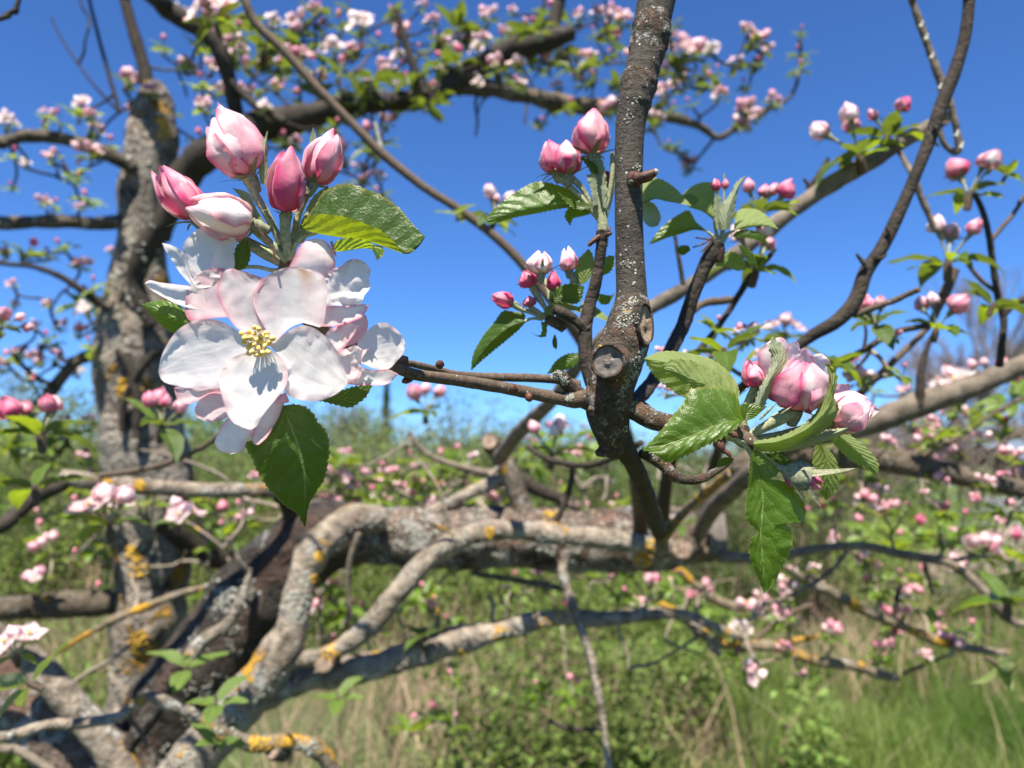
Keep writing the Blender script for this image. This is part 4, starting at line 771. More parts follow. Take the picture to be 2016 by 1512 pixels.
leaf(c3, 'L', DE, [(950, 700, 0), (1000, 650, 0), (1120, 640, 0), (1250, 680, 0), (1325, 800, 0)], None, [(960, 710, 0), (1060, 720, 0), (1180, 740, 0), (1325, 800, 0)], mat='leaf_dark', teeth=12, amp=.0004)
leaf(c3, 'L', DE, [(1000, 790, 0), (1100, 820, 0), (1180, 920, 0), (1210, 1040, 0)], None, [(1010, 800, 0), (1060, 900, 0), (1140, 1000, 0), (1210, 1040, 0)], mat='leaf_dark', teeth=10, amp=.0004)
leaf(c3, 'L', DE+.006, [(770, 1000, 0), (860, 880, 0), (980, 870, 0), (1060, 940, 0), (1100, 1040, 0)], None, [(780, 1010, 0), (900, 1020, 0), (1000, 1060, 0), (1100, 1040, 0)], mat='leaf', teeth=10, amp=.0004, face='away')
leaf(c3, 'L', DE, [(500, 800, 0), (420, 800, 0), (370, 860, 0)], None, [(520, 850, 0), (440, 900, 0), (370, 860, 0)], mat='leaf_dark', teeth=0, amp=0)
for q in ([(820, 800, 0, 90), (790, 700, 0, 44), (770, 600, 0, 34), (765, 540, 0, 28)], [(830, 780, 0, 60), (720, 680, 0, 30), (690, 655, 0, 22)], [(830, 790, 0, 60), (900, 680, 0, 40), (970, 650, 0, 24)], [(830, 760, 0, 50), (850, 650, 0, 50), (860, 450, 0, 30), (865, 60, 0, 16)]): stalk(c3, 'L', DE, q)
stalk(c3, 'L', DE, [(770, 950, 0, 150), (800, 850, 0, 150), (815, 780, 0, 90)], mat='sepal_red', name='spur_tip')
for i, (x, y) in enumerate([(540, 820), (620, 870), (570, 720)]): stalk(c3, 'L', DE-.004, [(760, 700+20*i, 0, 16), ((760+x)/2, (700+y)/2+20, 0, 20), (x, y, 0, 14)], mat='sepal_red', name='bract')
# ------------------------------------------------------------------ trees and limbs behind
def br(root, name, data, mat, sides=16, disp=.12, f=.8, seed=0, key=None, step=None, label=None, zone='O', parent=None):
    mb = MB(); limb(mb, data, sides, step, disp, f, seed, key, zone); o = mb.build(name, M[mat], root, parent)
    if label: o['label'] = label
    return o
def wd_(pts, d, w0, w1=None):
    """(x, y) points -> (x, y, depth, width) with depth and width running linearly"""
    d0, d1 = d if isinstance(d, tuple) else (d, d); w1 = w0 if w1 is None else w1; n = len(pts)-1
    return [(p[0], p[1], d0+(d1-d0)*i/n, w0+(w1-w0)*i/n) for i, p in enumerate(pts)]

# left tree: pale mottled trunk with the arching dark limb
TA = thing('apple_tree', P(290, 2330, 1.55), 'old apple tree with pale mottled trunk and a dark limb arching over the sky', 'tree')
br(TA, 'trunk', [(300, 2400, 1.55, 216), (300, 1900, 1.55, 179), (292, 1512, 1.55, 158), (292, 1300, 1.55, 149), (300, 1130, 1.55, 150), (296, 1000, 1.55, 162), (282, 880, 1.55, 156), (268, 760, 1.55, 132), (268, 650, 1.55, 124), (272, 560, 1.55, 115), (278, 450, 1.55, 102), (290, 340, 1.55, 90), (300, 250, 1.55, 79), (304, 195, 1.55, 62), (300, 165, 1.55, 38)], 'bark_trunk', 44, .21, .55, 3, 'A', .006, label='pale grey-brown trunk with orange lichen patches')
br(TA, 'limb', wd_([(300, 640), (268, 560), (284, 500), (320, 440), (352, 380)], (1.45, 1.42), 30, 46), 'bark_dark', 16, .12, .8, 4, 'A')
br(TA, 'limb', [(315, 470, 1.5, 42), (335, 400, 1.48, 50), (372, 335, 1.47, 58), (440, 285, 1.47, 58), (520, 246, 1.5, 56), (600, 232, 1.52, 46), (700, 203, 1.54, 40), (790, 199, 1.56, 38), (870, 176, 1.58, 46), (930, 138, 1.6, 44), (1010, 98, 1.6, 38), (1085, 78, 1.6, 36), (1128, 64, 1.6, 26)], 'bark_dark', 22, .2, .6, 5, 'A', label='thick dark limb arching up to the right')
br(TA, 'limb', [(900, 168, 1.6, 40), (980, 176, 1.62, 34), (1050, 190, 1.62, 32), (1120, 206, 1.63, 34), (1200, 212, 1.64, 28), (1270, 224, 1.65, 26), (1330, 232, 1.66, 22), (1380, 250, 1.68, 14), (1418, 270, 1.7, 12), (1470, 236, 1.7, 11), (1520, 212, 1.7, 9), (1556, 190, 1.7, 7), (1572, 150, 1.7, 6), (1575, 110, 1.7, 5), (1578, 60, 1.7, 4)], 'bark_far', 14, .2, .6, 6, 'A')
br(TA, 'limb', wd_([(285, -30), (330, 18), (400, 62), (437, 110), (452, 160), (462, 208), (480, 255)], (1.4, 1.5), 38, 26), 'bark_dark', 14, .14, .7, 7, 'A')
br(TA, 'limb', wd_([(1090, 85), (1092, 40), (1102, 0), (1108, -40)], 1.6, 30, 22), 'bark_dark', 12, .1, .7, 8, 'A')
br(TA, 'limb', wd_([(1072, 70), (1068, 30), (1075, -20)], 1.62, 9, 7), 'bark_dark', 8, .1, .7, 8, 'A')
br(TA, 'shoot', wd_([(292, 170), (280, 120), (262, 60), (246, 0), (236, -50)], 1.55, 26, 18), 'bark_dark', 12, .08, .7, 9, 'A')
br(TA, 'shoot', wd_([(236, 222), (215, 150), (196, 80), (176, 0), (170, -40)], 1.5, 9, 6), 'bark_dark', 8, .1, .7, 10, 'A')
br(TA, 'limb', wd_([(-40, 278), (0, 280), (50, 268), (100, 270), (150, 280), (215, 305), (262, 330)], (1.35, 1.5), 22, 28), 'bark_far', 14, .12, .7, 11, 'A')
br(TA, 'limb', wd_([(-40, 436), (30, 438), (120, 436), (180, 440), (240, 436)], (1.4, 1.52), 26, 26), 'bark_far', 14, .12, .7, 12, 'A')
br(TA, 'limb', wd_([(-40, 512), (60, 524), (120, 545), (165, 575), (205, 604), (240, 622)], (1.4, 1.5), 9, 18), 'bark_dark', 10, .12, .7, 13, 'A')
br(TA, 'limb', wd_([(50, 820), (90, 785), (118, 748), (150, 712), (180, 700), (215, 692)], (1.5, 1.55), 22, 24), 'bark_far', 12, .15, .7, 14, 'A')
br(TA, 'limb', wd_([(20, 690), (60, 735), (105, 760)], 1.5, 8, 10), 'bark_dark', 8, .1, .7, 14, 'A')
br(TA, 'limb', wd_([(-30, 1196), (60, 1194), (140, 1190), (230, 1184), (280, 1180)], (1.4, 1.55), 46, 48), 'bark_far', 18, .16, .6, 15, 'A')
br(TA, 'limb', wd_([(205, 720), (190, 640), (200, 600)], 1.5, 9, 6), 'bark_dark', 8, .1, .7, 16, 'A')
br(TA, 'limb', wd_([(320, 1020), (370, 1055), (430, 1095), (475, 1112)], (1.5, 1.6), 60, 40), 'bark_dark', 14, .16, .7, 17, 'A')
for q in ([(455, 160), (500, 205), (560, 240)], [(780, 20), (800, 90), (822, 150), (838, 185)], [(240, 850), (245, 790), (275, 730), (310, 690)], [(230, 690), (255, 720), (270, 790), (268, 860)]):
    br(TA, 'twig', wd_(q, 1.46, 14, 18), 'bark_dark', 8, .12, .8, 21, 'A')

# crossing stems in front of the dark fork are part of the leaning tree
# the leaning old tree whose broken limb lies level across the middle
TB = thing('apple_tree', P(300, 3000, 1.1), 'leaning old apple tree with a broken lichened limb lying level and a forked pale branch', 'tree')
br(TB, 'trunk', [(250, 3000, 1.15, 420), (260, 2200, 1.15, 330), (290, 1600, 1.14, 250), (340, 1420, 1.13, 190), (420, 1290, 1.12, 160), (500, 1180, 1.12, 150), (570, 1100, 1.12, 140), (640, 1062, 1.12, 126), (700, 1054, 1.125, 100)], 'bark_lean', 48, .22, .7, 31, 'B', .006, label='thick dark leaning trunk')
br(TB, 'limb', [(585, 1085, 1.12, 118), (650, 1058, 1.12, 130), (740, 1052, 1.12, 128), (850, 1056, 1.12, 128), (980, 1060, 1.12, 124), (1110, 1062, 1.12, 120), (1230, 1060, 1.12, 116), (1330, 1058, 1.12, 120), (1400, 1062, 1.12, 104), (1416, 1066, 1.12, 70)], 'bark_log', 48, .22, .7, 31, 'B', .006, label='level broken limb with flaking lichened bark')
br(TB, 'branch', [(330, 1560, .93, 95), (400, 1480, .93, 89), (470, 1390, .93, 86), (540, 1300, .935, 79), (572, 1240, .94, 57), (588, 1170, .95, 53), (606, 1110, .965, 57), (640, 1060, .99, 72), (690, 1030, 1.03, 74), (750, 1020, 1.06, 52)], 'bark_mid', 28, .17, .5, 32, 'B', .004, label='pale lichened branch rising to the limb')
br(TB, 'branch', [(560, 1300, .935, 43), (640, 1290, .94, 34), (720, 1240, .95, 40), (780, 1170, .96, 40), (840, 1105, .97, 40), (905, 1062, .98, 40), (970, 1045, .99, 40), (1060, 1048, 1.0, 40), (1150, 1058, 1.01, 41), (1230, 1068, 1.02, 40), (1290, 1076, 1.04, 34), (1345, 1082, 1.03, 40)], 'bark_mid', 22, .15, .5, 33, 'B', .004, label='curved branch bowing over and along the level limb')
br(TB, 'branch', [(480, 1390, .95, 52), (560, 1350, .96, 52), (640, 1330, .97, 52), (740, 1310, .985, 57), (840, 1280, 1.0, 50), (900, 1262, 1.01, 52), (960, 1248, 1.02, 40), (1030, 1230, 1.03, 40), (1100, 1216, 1.05, 34), (1200, 1218, 1.07, 29), (1290, 1208, 1.1, 24), (1340, 1210, 1.12, 21), (1400, 1232, 1.14, 17), (1470, 1258, 1.16, 15)], 'bark_mid', 22, .2, .6, 34, 'B', .0045, label='lower branch with knotted elbow and yellow lichen')
br(TB, 'branch', wd_([(-40, 1452), (30, 1446), (90, 1428), (160, 1424), (230, 1412), (262, 1388), (300, 1372), (340, 1392), (380, 1408), (400, 1430)], (.62, .72), 20, 24), 'bark_mid', 16, .12, .7, 35, 'B')
br(TB, 'branch', wd_([(400, 1430), (415, 1440), (460, 1452), (500, 1466), (560, 1458), (610, 1468), (640, 1490), (655, 1520)], (.72, .76), 26, 34), 'bark_yellow', 18, .14, .7, 36, 'B', label='bark thick with yellow and grey lichen, curling downwards')
br(TB, 'branch', wd_([(-30, 1470), (30, 1475), (90, 1510), (150, 1550)], .7, 16, 16), 'bark_grey', 12, .1, .7, 37)
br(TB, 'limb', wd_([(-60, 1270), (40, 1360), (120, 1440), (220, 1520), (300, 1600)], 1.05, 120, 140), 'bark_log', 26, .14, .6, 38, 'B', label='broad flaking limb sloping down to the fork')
br(TB, 'limb', wd_([(40, 1275), (100, 1340), (160, 1410), (220, 1480), (260, 1560)], .98, 54, 60), 'bark_mid', 20, .12, .6, 39, 'B')
br(TB, 'branch', wd_([(210, 1225), (260, 1205), (310, 1185), (370, 1165), (430, 1152), (495, 1150)], (1.2, 1.25), 17, 12), 'bark_yellow', 10, .12, .8, 40, 'B')
br(TB, 'branch', wd_([(120, 940), (180, 948), (260, 956), (340, 962), (420, 966), (500, 964), (545, 966)], (.95, 1.05), 32, 30), 'bark_mid', 18, .12, .7, 41, 'B', label='level branch banded with grey and orange lichen')
br(TB, 'branch', wd_([(-30, 1050), (30, 1012), (75, 975), (130, 950)], (.9, .95), 30, 26), 'bark_dark', 12, .14, .7, 42, 'B')
br(TB, 'branch', wd_([(545, 966), (570, 1005), (590, 1060)], (1.05, 1.12), 26, 40), 'bark_dark', 12, .14, .7, 43, 'B')
br(TB, 'branch', wd_([(370, 1300), (400, 1262), (450, 1225), (480, 1170), (492, 1120)], (1.0, 1.04), 34, 12), 'bark_mid', 14, .2, .7, 91, 'B')
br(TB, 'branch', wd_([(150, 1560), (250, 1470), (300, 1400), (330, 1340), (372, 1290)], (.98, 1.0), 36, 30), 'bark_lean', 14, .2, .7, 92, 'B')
br(TB, 'twig', wd_([(100, 1290), (160, 1255), (210, 1228)], 1.2, 9, 12), 'bark_yellow', 8, .14, .7, 93)
br(TB, 'twig', wd_([(250, 1410), (275, 1440), (290, 1470)], .7, 9, 7), 'bark_twig', 8, .14, .7, 94)
br(TB, 'twig', wd_([(200, 936), (250, 930), (310, 918), (360, 900), (410, 874), (440, 850)], (.8, .62), 13, 9), 'bark_twig', 10, .08, .7, 44)
br(TB, 'branch', wd_([(965, 868), (985, 900), (1010, 950), (1026, 1000), (1030, 1040)], (1.1, 1.12), 34, 50), 'bark_mid', 18, .12, .6, 45, 'B', label='sawn-off upright stub with orange lichen')
br(TB, 'branch', wd_([(990, 945), (930, 968), (880, 995), (830, 1018), (790, 1036)], (1.12, 1.1), 26, 26), 'bark_mid', 14, .12, .6, 46, 'B')
br(TB, 'branch', wd_([(1000, 930), (1055, 962), (1110, 985), (1140, 1000)], 1.15, 28, 24), 'bark_dark', 14, .12, .6, 46, 'B')
br(TB, 'twig', wd_([(805, 850), (830, 885), (870, 908), (930, 925), (985, 935)], 1.2, 9, 16), 'bark_grey', 10, .12, .7, 47, 'B')
br(TB, 'twig', wd_([(1040, 880), (1070, 900), (1110, 912), (1160, 916), (1215, 898), (1262, 872)], (.7, .5), 12, 12), 'bark_dark', 10, .12, .7, 49)
br(TB, 'twig', wd_([(1130, 915), (1124, 950), (1112, 990), (1095, 1025)], .72, 11, 14), 'bark_dark', 10, .12, .7, 50)
br(TB, 'twig', wd_([(1115, 1085), (1108, 1130), (1124, 1180), (1140, 1230), (1162, 1290), (1172, 1340), (1185, 1400), (1190, 1450), (1202, 1530)], (.85, .8), 20, 13), 'bark_mid', 12, .14, .7, 51, label='hanging twig crusted with grey lichen')
br(TB, 'twig', wd_([(1190, 1433), (1150, 1436), (1110, 1432), (1082, 1418)], .81, 10, 8), 'bark_dark', 8, .14, .7, 52)
br(TB, 'twig', wd_([(706, 1050), (690, 1100), (684, 1150), (688, 1205), (676, 1230)], .96, 12, 9), 'bark_grey', 10, .16, .7, 53)
br(TB, 'twig', wd_([(930, 1128), (1000, 1140), (1070, 1152), (1115, 1160)], 1.15, 12, 14), 'bark_grey', 10, .12, .7, 54)
br(TB, 'twig', wd_([(820, 1020), (860, 1035), (895, 1055)], .96, 9, 7), 'bark_yellow', 8, .12, .7, 55)
br(TB, 'twig', wd_([(860, 1260), (862, 1200), (850, 1170)], 1.02, 8, 5), 'bark_yellow', 8, .14, .7, 56)
br(TB, 'twig', wd_([(1290, 1110), (1310, 1060), (1345, 1010), (1390, 970), (1440, 930)], (.9, .62), 18, 18), 'bark_yellow', 12, .12, .7, 58)
# sawn ends of the limb
def end_cut(root, c, tip, d0, d1, r, mat='cut_pale', label=None):
    cut_stub(root, c, tip, d0, d1, r, r, 6, c[0], label or 'sawn stub end', mat)
end_cut(TB, (1356, 1076), (1343, 1078), 1.08, 1.0, 20, label='round sawn stub at the broken end of the level limb')
end_cut(TB, (650, 1296), (637, 1305), .97, .915, 17, label='pale ringed stub beside the forked branch')
end_cut(TB, (972, 880), (964, 868), 1.1, 1.07, 15)
end_cut(TB, (560, 1480), (536, 1478), .75, .735, 14)
mb = MB(); rr = random.Random(4)
for k in range(9):                                                   # torn fibres at the break
    x = 1395+k*3.5; V = []
    limb(mb, [(x, 1010+rr.uniform(-6, 10), 1.07, 9), (x+4, 1050, 1.06, 10), (x+rr.uniform(2, 10), 1085+rr.uniform(0, 20), 1.06, 6), (x+rr.uniform(0, 14), 1095+rr.uniform(0, 15), 1.06, 2)], 6, .01, .2, .6, k)
mb.build('torn_wood', M['cut'], TB)
rs_ = random.Random(77)
lichen_on(TB, 'O', [(585, 1195, .905, 34, 120), (545, 1360, .89, 50, 90), (470, 1400, .875, 40, 60), (780, 1030, 1.05, 60, 110), (900, 1010, 1.05, 70, 110), (1000, 1235, 1.0, 30, 60), (1075, 1075, 1.04, 25, 50), (600, 1140, .92, 14, 30), (1120, 1110, .83, 16, 40), (1270, 1050, 1.0, 26, 50)], seed=21, scale=1.15)
lichen_on(TB, 'O', [(600, 1470, .735, 22, 60), (350, 1500, .88, 40, 90), (440, 1400, .70, 20, 20)], seed=22, scale=1.15)
lichen_on(TB, 'O', [(512, 1462, .735, 22, 70), (630, 1096, .92, 10, 40), (618, 1140, .92, 10, 30), (650, 1280, .91, 22, 50), (405, 1428, .70, 16, 50), (1085, 1018, 1.05, 16, 40), (1265, 1102, .99, 18, 60), (1285, 1075, .99, 12, 30), (1310, 1050, .93, 14, 40), (960, 1050, .96, 12, 30), (1090, 1215, 1.02, 36, 60), (910, 1290, .98, 10, 25), (275, 955, .95, 12, 30), (215, 952, .93, 12, 20), (1405, 965, .9, 16, 40)], 'lichen_y', 23, 'yellow_lichen', 1.1)
lichen_on(TB, 'O', [(x, 1012+rs_.uniform(-6, 14), 1.05, 30, 40) for x in range(690, 1390, 36)], 'bark_flake', 24, 'bark_flakes', 1.1)
lichen_on(TB, 'O', [(x, 1085+rs_.uniform(-30, 14), 1.05, 34, 12) for x in range(690, 1390, 50)], 'lichen', 25, 'lichen', 1.1)
lichen_on(TB, 'O', [(430+rs_.uniform(-60, 60), 1270+rs_.uniform(-120, 160), 1.1, 30, 26) for k in range(16)], 'lichen', 28, 'lichen', 1.1)
lichen_on(TA, 'O', [(260+rs_.uniform(-40, 60), y, 1.5, 40, 14) for y in range(260, 1500, 60)], 'lichen', 26, 'lichen', 1.3)
lichen_on(TA, 'O', [(255, 765, 1.5, 26, 60), (275, 1120, 1.5, 22, 50), (262, 1085, 1.5, 14, 30), (275, 1265, 1.5, 24, 60), (322, 265, 1.5, 14, 24), (318, 240, 1.5, 10, 20)], 'lichen_y', 27, 'yellow_lichen', 1.3)

# separate boughs on the right
def bough(name, data, mat, label, cat='branch', group=None, key=None, **k):
    p = P(data[0][0], data[0][1], data[0][2]); root = thing(name, p, label, cat, group)
    br(root, 'stem', data, mat, key=key, **k); return root
g1 = bough('branch', [(985, 900, 1.02, 30), (1012, 862, .92, 28), (1045, 828, .82, 27), (1085, 790, .72, 26), (1145, 710, .65, 26), (1215, 640, .62, 26), (1290, 600, .62, 28), (1370, 555, .62, 29), (1450, 500, .62, 30), (1540, 430, .62, 32), (1620, 372, .62, 33), (1700, 325, .62, 34), (1760, 288, .62, 31), (1830, 248, .62, 25), (1850, 232, .62, 18)], 'bark_grey', 'smooth grey branch slanting up to the right, ending in a pale sawn tip', key='R', sides=18, disp=.11, seed=61)
end_cut(g1, (1848, 240), (1862, 232), .62, .60, 11, label='pale sawn branch tip')
br(g1, 'twig', wd_([(1590, 372), (1610, 345), (1630, 312)], .62, 9, 8), 'bark_dark', 8, .1, .8, 62)
br(g1, 'twig', wd_([(1596, 376), (1590, 362), (1582, 352)], .62, 12, 5), 'bark_dark', 8, .1, .8, 62)
br(g1, 'twig', wd_([(1735, 305), (1742, 285), (1748, 262)], .62, 12, 10), 'bark_twig', 8, .1, .8, 62)
g2 = bough('branch', [(1908, -60, .46, 26), (1908, 0, .46, 22), (1900, 70, .46, 22), (1880, 140, .46, 24), (1856, 200, .46, 26), (1830, 275, .46, 24), (1800, 350, .46, 22), (1765, 430, .46, 24), (1735, 490, .46, 25), (1705, 535, .46, 27), (1685, 590, .46, 29), (1650, 630, .46, 29), (1600, 660, .465, 24), (1560, 690, .47, 20), (1490, 740, .48, 19), (1420, 795, .54, 20), (1355, 850, .64, 22), (1315, 930, .8, 24), (1302, 1040, 1.04, 30)], 'bark_dark', 'dark bare curved shoot sweeping from the top edge down to the pink buds', key='R', sides=18, disp=.05, seed=63)
for q in ([(1705, 522), (1694, 510), (1686, 500)], [(1722, 508), (1735, 508), (1745, 502)], [(1750, 455), (1744, 447)], [(1842, 252), (1838, 246)]): br(g2, 'bud', wd_(q, .455, 11, 5), 'bark_dark', 8, .12, .8, 64)
br(g2, 'twig', wd_([(1680, 622), (1720, 606), (1760, 592), (1790, 578), (1810, 570)], (.46, .44), 12, 11), 'bark_twig', 10, .14, .8, 65)
g3 = bough('branch', [(1790, -40, .55, 12), (1796, 0, .55, 13), (1816, 60, .55, 14), (1834, 110, .55, 14), (1852, 160, .55, 15), (1868, 195, .55, 13), (1880, 240, .55, 12), (1888, 285, .55, 14), (1880, 300, .55, 13), (1858, 282, .55, 11), (1850, 255, .55, 10)], 'bark_grey', 'thin pale shoot with swelling buds hooking behind the curved dark one', sides=12, disp=.12, seed=66)
for (x, y) in ((1814, 50), (1835, 112), (1852, 172), (1893, 288), (1824, 75), (1884, 265)): br(g3, 'bud', wd_([(x-3, y+5), (x, y), (x+3, y-9)], .545, 11, 4), 'lichen', 8, .15, .8, 67)
g4 = bough('branch', [(1768, 292, .62, 11), (1784, 322, .61, 11), (1800, 350, .6, 11), (1812, 385, .6, 12), (1828, 420, .6, 13), (1840, 455, .6, 9)], 'bark_grey', 'short pale twig above the pink bud pair on the right', sides=10, disp=.14, seed=68)
g5 = bough('branch', [(1918, 380, .6, 10), (1936, 420, .6, 11), (1948, 470, .6, 12), (1956, 530, .6, 12), (1966, 590, .6, 13), (1976, 630, .6, 13), (1972, 680, .6, 13), (1968, 720, .61, 14)], 'bark_dark', 'slim upright twig near the right edge under a leafy bud pair', sides=12, disp=.1, seed=69)
br(g5, 'twig', wd_([(1950, 475), (1975, 445), (1996, 420), (2012, 395), (2030, 370)], .6, 9, 8), 'bark_twig', 8, .1, .8, 70)
br(g5, 'twig', wd_([(1976, 620), (1996, 600), (2016, 590), (2040, 580)], .6, 12, 14), 'bark_dark', 8, .1, .8, 70)
g6 = bough('branch', [(1372, 1055, 1.05, 32), (1402, 1005, 1.0, 32), (1445, 962, .92, 34), (1505, 912, .85, 38), (1570, 868, .81, 42), (1640, 850, .8, 46), (1720, 830, .8, 48), (1800, 800, .79, 50), (1880, 772, .78, 48), (1950, 745, .78, 42), (2016, 718, .78, 40), (2080, 695, .78, 38)], 'bark_grey', 'thick smooth tan branch rising to the right edge', key='R', sides=22, disp=.11, seed=71)
br(g6, 'twig', wd_([(1812, 800), (1812, 745), (1820, 700), (1835, 660)], .78, 20, 8), 'bark_dark', 10, .1, .8, 72)
g7 = bough('branch', [(1385, 1020, 1.04, 34), (1425, 950, 1.01, 36), (1480, 905, 1.0, 40), (1560, 895, 1.0, 44), (1640, 898, 1.0, 44), (1720, 905, 1.0, 46), (1780, 912, 1.0, 44), (1840, 925, 1.0, 44), (1920, 945, 1.0, 36), (1990, 958, 1.0, 34), (2080, 968, 1.0, 32)], 'bark_far', 'dark rough branch running level below the tan one to the right edge', key='R', sides=20, disp=.14, seed=73)
br(g7, 'twig', wd_([(1810, 900), (1870, 870), (1930, 830), (1990, 795), (2050, 770)], 1.0, 10, 7), 'bark_twig', 8, .1, .8, 74)
br(g7, 'twig', wd_([(1930, 915), (1950, 890), (1985, 865), (2030, 840)], 1.0, 8, 6), 'bark_twig', 8, .1, .8, 74)
g8 = bough('branch', [(1395, 1085, 1.08, 26), (1440, 1098, 1.05, 22), (1530, 1095, 1.05, 18), (1610, 1080, 1.05, 18), (1700, 1075, 1.05, 17), (1770, 1090, 1.05, 18), (1840, 1102, 1.04, 18), (1868, 1108, 1.03, 17), (1920, 1145, 1.02, 17), (1965, 1195, 1.0, 20), (1990, 1220, 1.0, 16), (2060, 1235, 1.0, 15)], 'bark_grey', 'slender grey branch bending down towards the lower right edge', key='R', sides=14, disp=.1, seed=75)
br(g8, 'twig', wd_([(1865, 1106), (1910, 1098), (1950, 1096)], 1.04, 11, 6), 'bark_grey', 8, .1, .8, 76)
br(g8, 'twig', wd_([(1668, 1085), (1640, 1120), (1600, 1150), (1550, 1175), (1500, 1190)], 1.06, 9, 9), 'bark_grey', 8, .1, .8, 76)
g9 = bough('branch', [(1300, 1190, 1.35, 17), (1345, 1215, 1.35, 20), (1400, 1260, 1.35, 20), (1470, 1270, 1.35, 22), (1540, 1275, 1.35, 22), (1600, 1300, 1.35, 20), (1680, 1310, 1.35, 20), (1740, 1330, 1.35, 18), (1770, 1334, 1.35, 12)], 'bark_yellow', 'low branch coated bright yellow with lichen above the grass', key='R', sides=14, disp=.15, seed=77)
br(g9, 'twig', wd_([(1470, 1275), (1510, 1240), (1560, 1205), (1600, 1190)], 1.36, 10, 8), 'bark_twig', 8, .1, .8, 78)
br(g9, 'twig', wd_([(1560, 1262), (1600, 1255), (1620, 1248)], 1.35, 12, 7), 'bark_yellow', 8, .14, .8, 78)
br(g9, 'twig', wd_([(1780, 1326), (1830, 1305), (1890, 1280)], 1.36, 8, 6), 'bark_twig', 8, .1, .8, 78)
g10 = bough('branch', [(1470, 1096, 1.12, 9), (1530, 1112, 1.17, 10), (1585, 1140, 1.2, 16), (1640, 1168, 1.2, 22), (1690, 1195, 1.2, 22), (1730, 1215, 1.2, 18), (1790, 1240, 1.2, 16), (1850, 1262, 1.2, 22), (1920, 1278, 1.2, 16), (1985, 1286, 1.2, 14)], 'bark_yellow', 'slanting lichened branch between the pink blossoms at lower right', key='R', sides=14, disp=.12, seed=79)
br(g10, 'twig', wd_([(1760, 1228), (1765, 1180), (1775, 1150)], 1.2, 12, 7), 'bark_dark', 8, .1, .8, 80)
br(g10, 'twig', wd_([(1820, 1110), (1828, 1140), (1838, 1170)], 1.15, 11, 7), 'bark_dark', 8, .1, .8, 80)
g11 = bough('branch', [(1335, 1120, 1.3, 16), (1380, 1160, 1.3, 16), (1430, 1190, 1.3, 18), (1490, 1188, 1.3, 12)], 'bark_yellow', 'short crooked twig below the torn end of the level limb', key='R', sides=12, disp=.14, seed=81)
g12 = bough('branch', [(1400, 930, .9, 20), (1430, 850, .66, 18), (1480, 790, .56, 16), (1560, 760, .55, 15), (1640, 722, .55, 14), (1700, 690, .55, 13), (1760, 655, .55, 12), (1830, 640, .55, 12)], 'bark_dark', 'dark twig carrying round pink buds across the sky on the right', key='R', sides=12, disp=.1, seed=82)
br(g12, 'twig', wd_([(1700, 690), (1705, 655), (1700, 630)], .55, 8, 5), 'bark_dark', 8, .1, .8, 83)
g13 = bough('branch', [(1650, 850, .79, 20), (1690, 780, .68, 18), (1745, 725, .66, 14), (1800, 672, .66, 12), (1830, 640, .66, 12), (1850, 600, .66, 16), (1868, 560, .66, 20), (1880, 530, .66, 18)], 'bark_twig', 'brown twig bending up to the leafy bud pair in the sky at right', key='R', sides=12, disp=.12, seed=84)
br(g13, 'twig', wd_([(1905, 520), (1930, 550), (1955, 570), (1970, 580)], .64, 8, 10), 'bark_twig', 8, .1, .8, 84)
g14 = bough('branch', [(462, -40, .7, 16), (500, 40, .7, 18), (560, 100, .7, 18), (620, 168, .7, 18), (690, 240, .7, 17), (750, 300, .7, 19), (830, 365, .7, 17), (900, 410, .7, 17), (970, 462, .7, 18), (1020, 510, .7, 19), (1060, 560, .7, 20), (1130, 650, .71, 22), (1200, 770, .78, 24), (1245, 900, .92, 26), (1262, 1040, 1.08, 30)], 'bark_twig', 'long straight twig slanting down from the top edge across the sky', key='T', sides=14, disp=.07, seed=85)
br(g14, 'twig', wd_([(752, 298), (745, 270), (738, 240)], .7, 11, 7), 'lichen', 8, .1, .8, 86)
g15 = bough('branch', [(-20, 42, .6, 9), (10, 30, .6, 10), (32, 18, .6, 10), (40, -10, .6, 9)], 'bark_dark', 'bent bare twig end in the top left corner', sides=10, disp=.1, seed=87)
g16 = bough('branch', [(1310, 700, .45, 16), (1340, 640, .48, 17), (1380, 600, .5, 16), (1440, 590, .52, 16)], 'bark_twig', 'knotty twig with brown bud tips between spur and grey branch', sides=12, disp=.14, seed=88)
g17 = bough('branch', [(1350, 720, .47, 15), (1395, 668, .49, 13), (1430, 620, .5, 12), (1455, 580, .5, 13), (1480, 540, .5, 14), (1510, 510, .5, 11), (1525, 490, .5, 9)], 'bark_dark', 'slim dark twig under the white and pink blossom right of the coral tips', sides=12, disp=.1, seed=89)
br(g17, 'twig', wd_([(1345, 560), (1335, 500), (1328, 460)], .5, 10, 7), 'bark_dark', 8, .1, .8, 89)

# ------------------------------------------------------------------ blossom clusters seen smaller: prototypes with parts, then copies
MATS_SM = [M['bud'], M['leaf_far'], M['stem'], M['petal']]
def leaf3(mb, base, d, up, L, W, curl=.4, fold=.3, nt=9, seed=0, teeth=False):
    d = d.normalized(); s = d.cross(up).normalized(); u = s.cross(d); V = []; U = []; p = base.copy(); ang = 0
    for j in range(nt):
        t = j/(nt-1); wv = W*.5*(math.sin(math.pi*min(1, t**.8*.98+.015)))**.8
        for k in range(5):
            q = -1+k/2; a = abs(q)
            pos = p + s*(q*wv*math.cos(fold)) + u*(a*wv*math.sin(fold)) + u*(.12*W*mnoise.noise(Vector((t*4+seed, q*1.5, seed*.3))))
            V.append(pos); U.append(((q+1)/2, t))
        ang += curl/(nt-1); dd = d*math.cos(ang) - u*math.sin(ang); p = p + dd*(L/(nt-1))
    mb.grid(V, 5, nt, U)
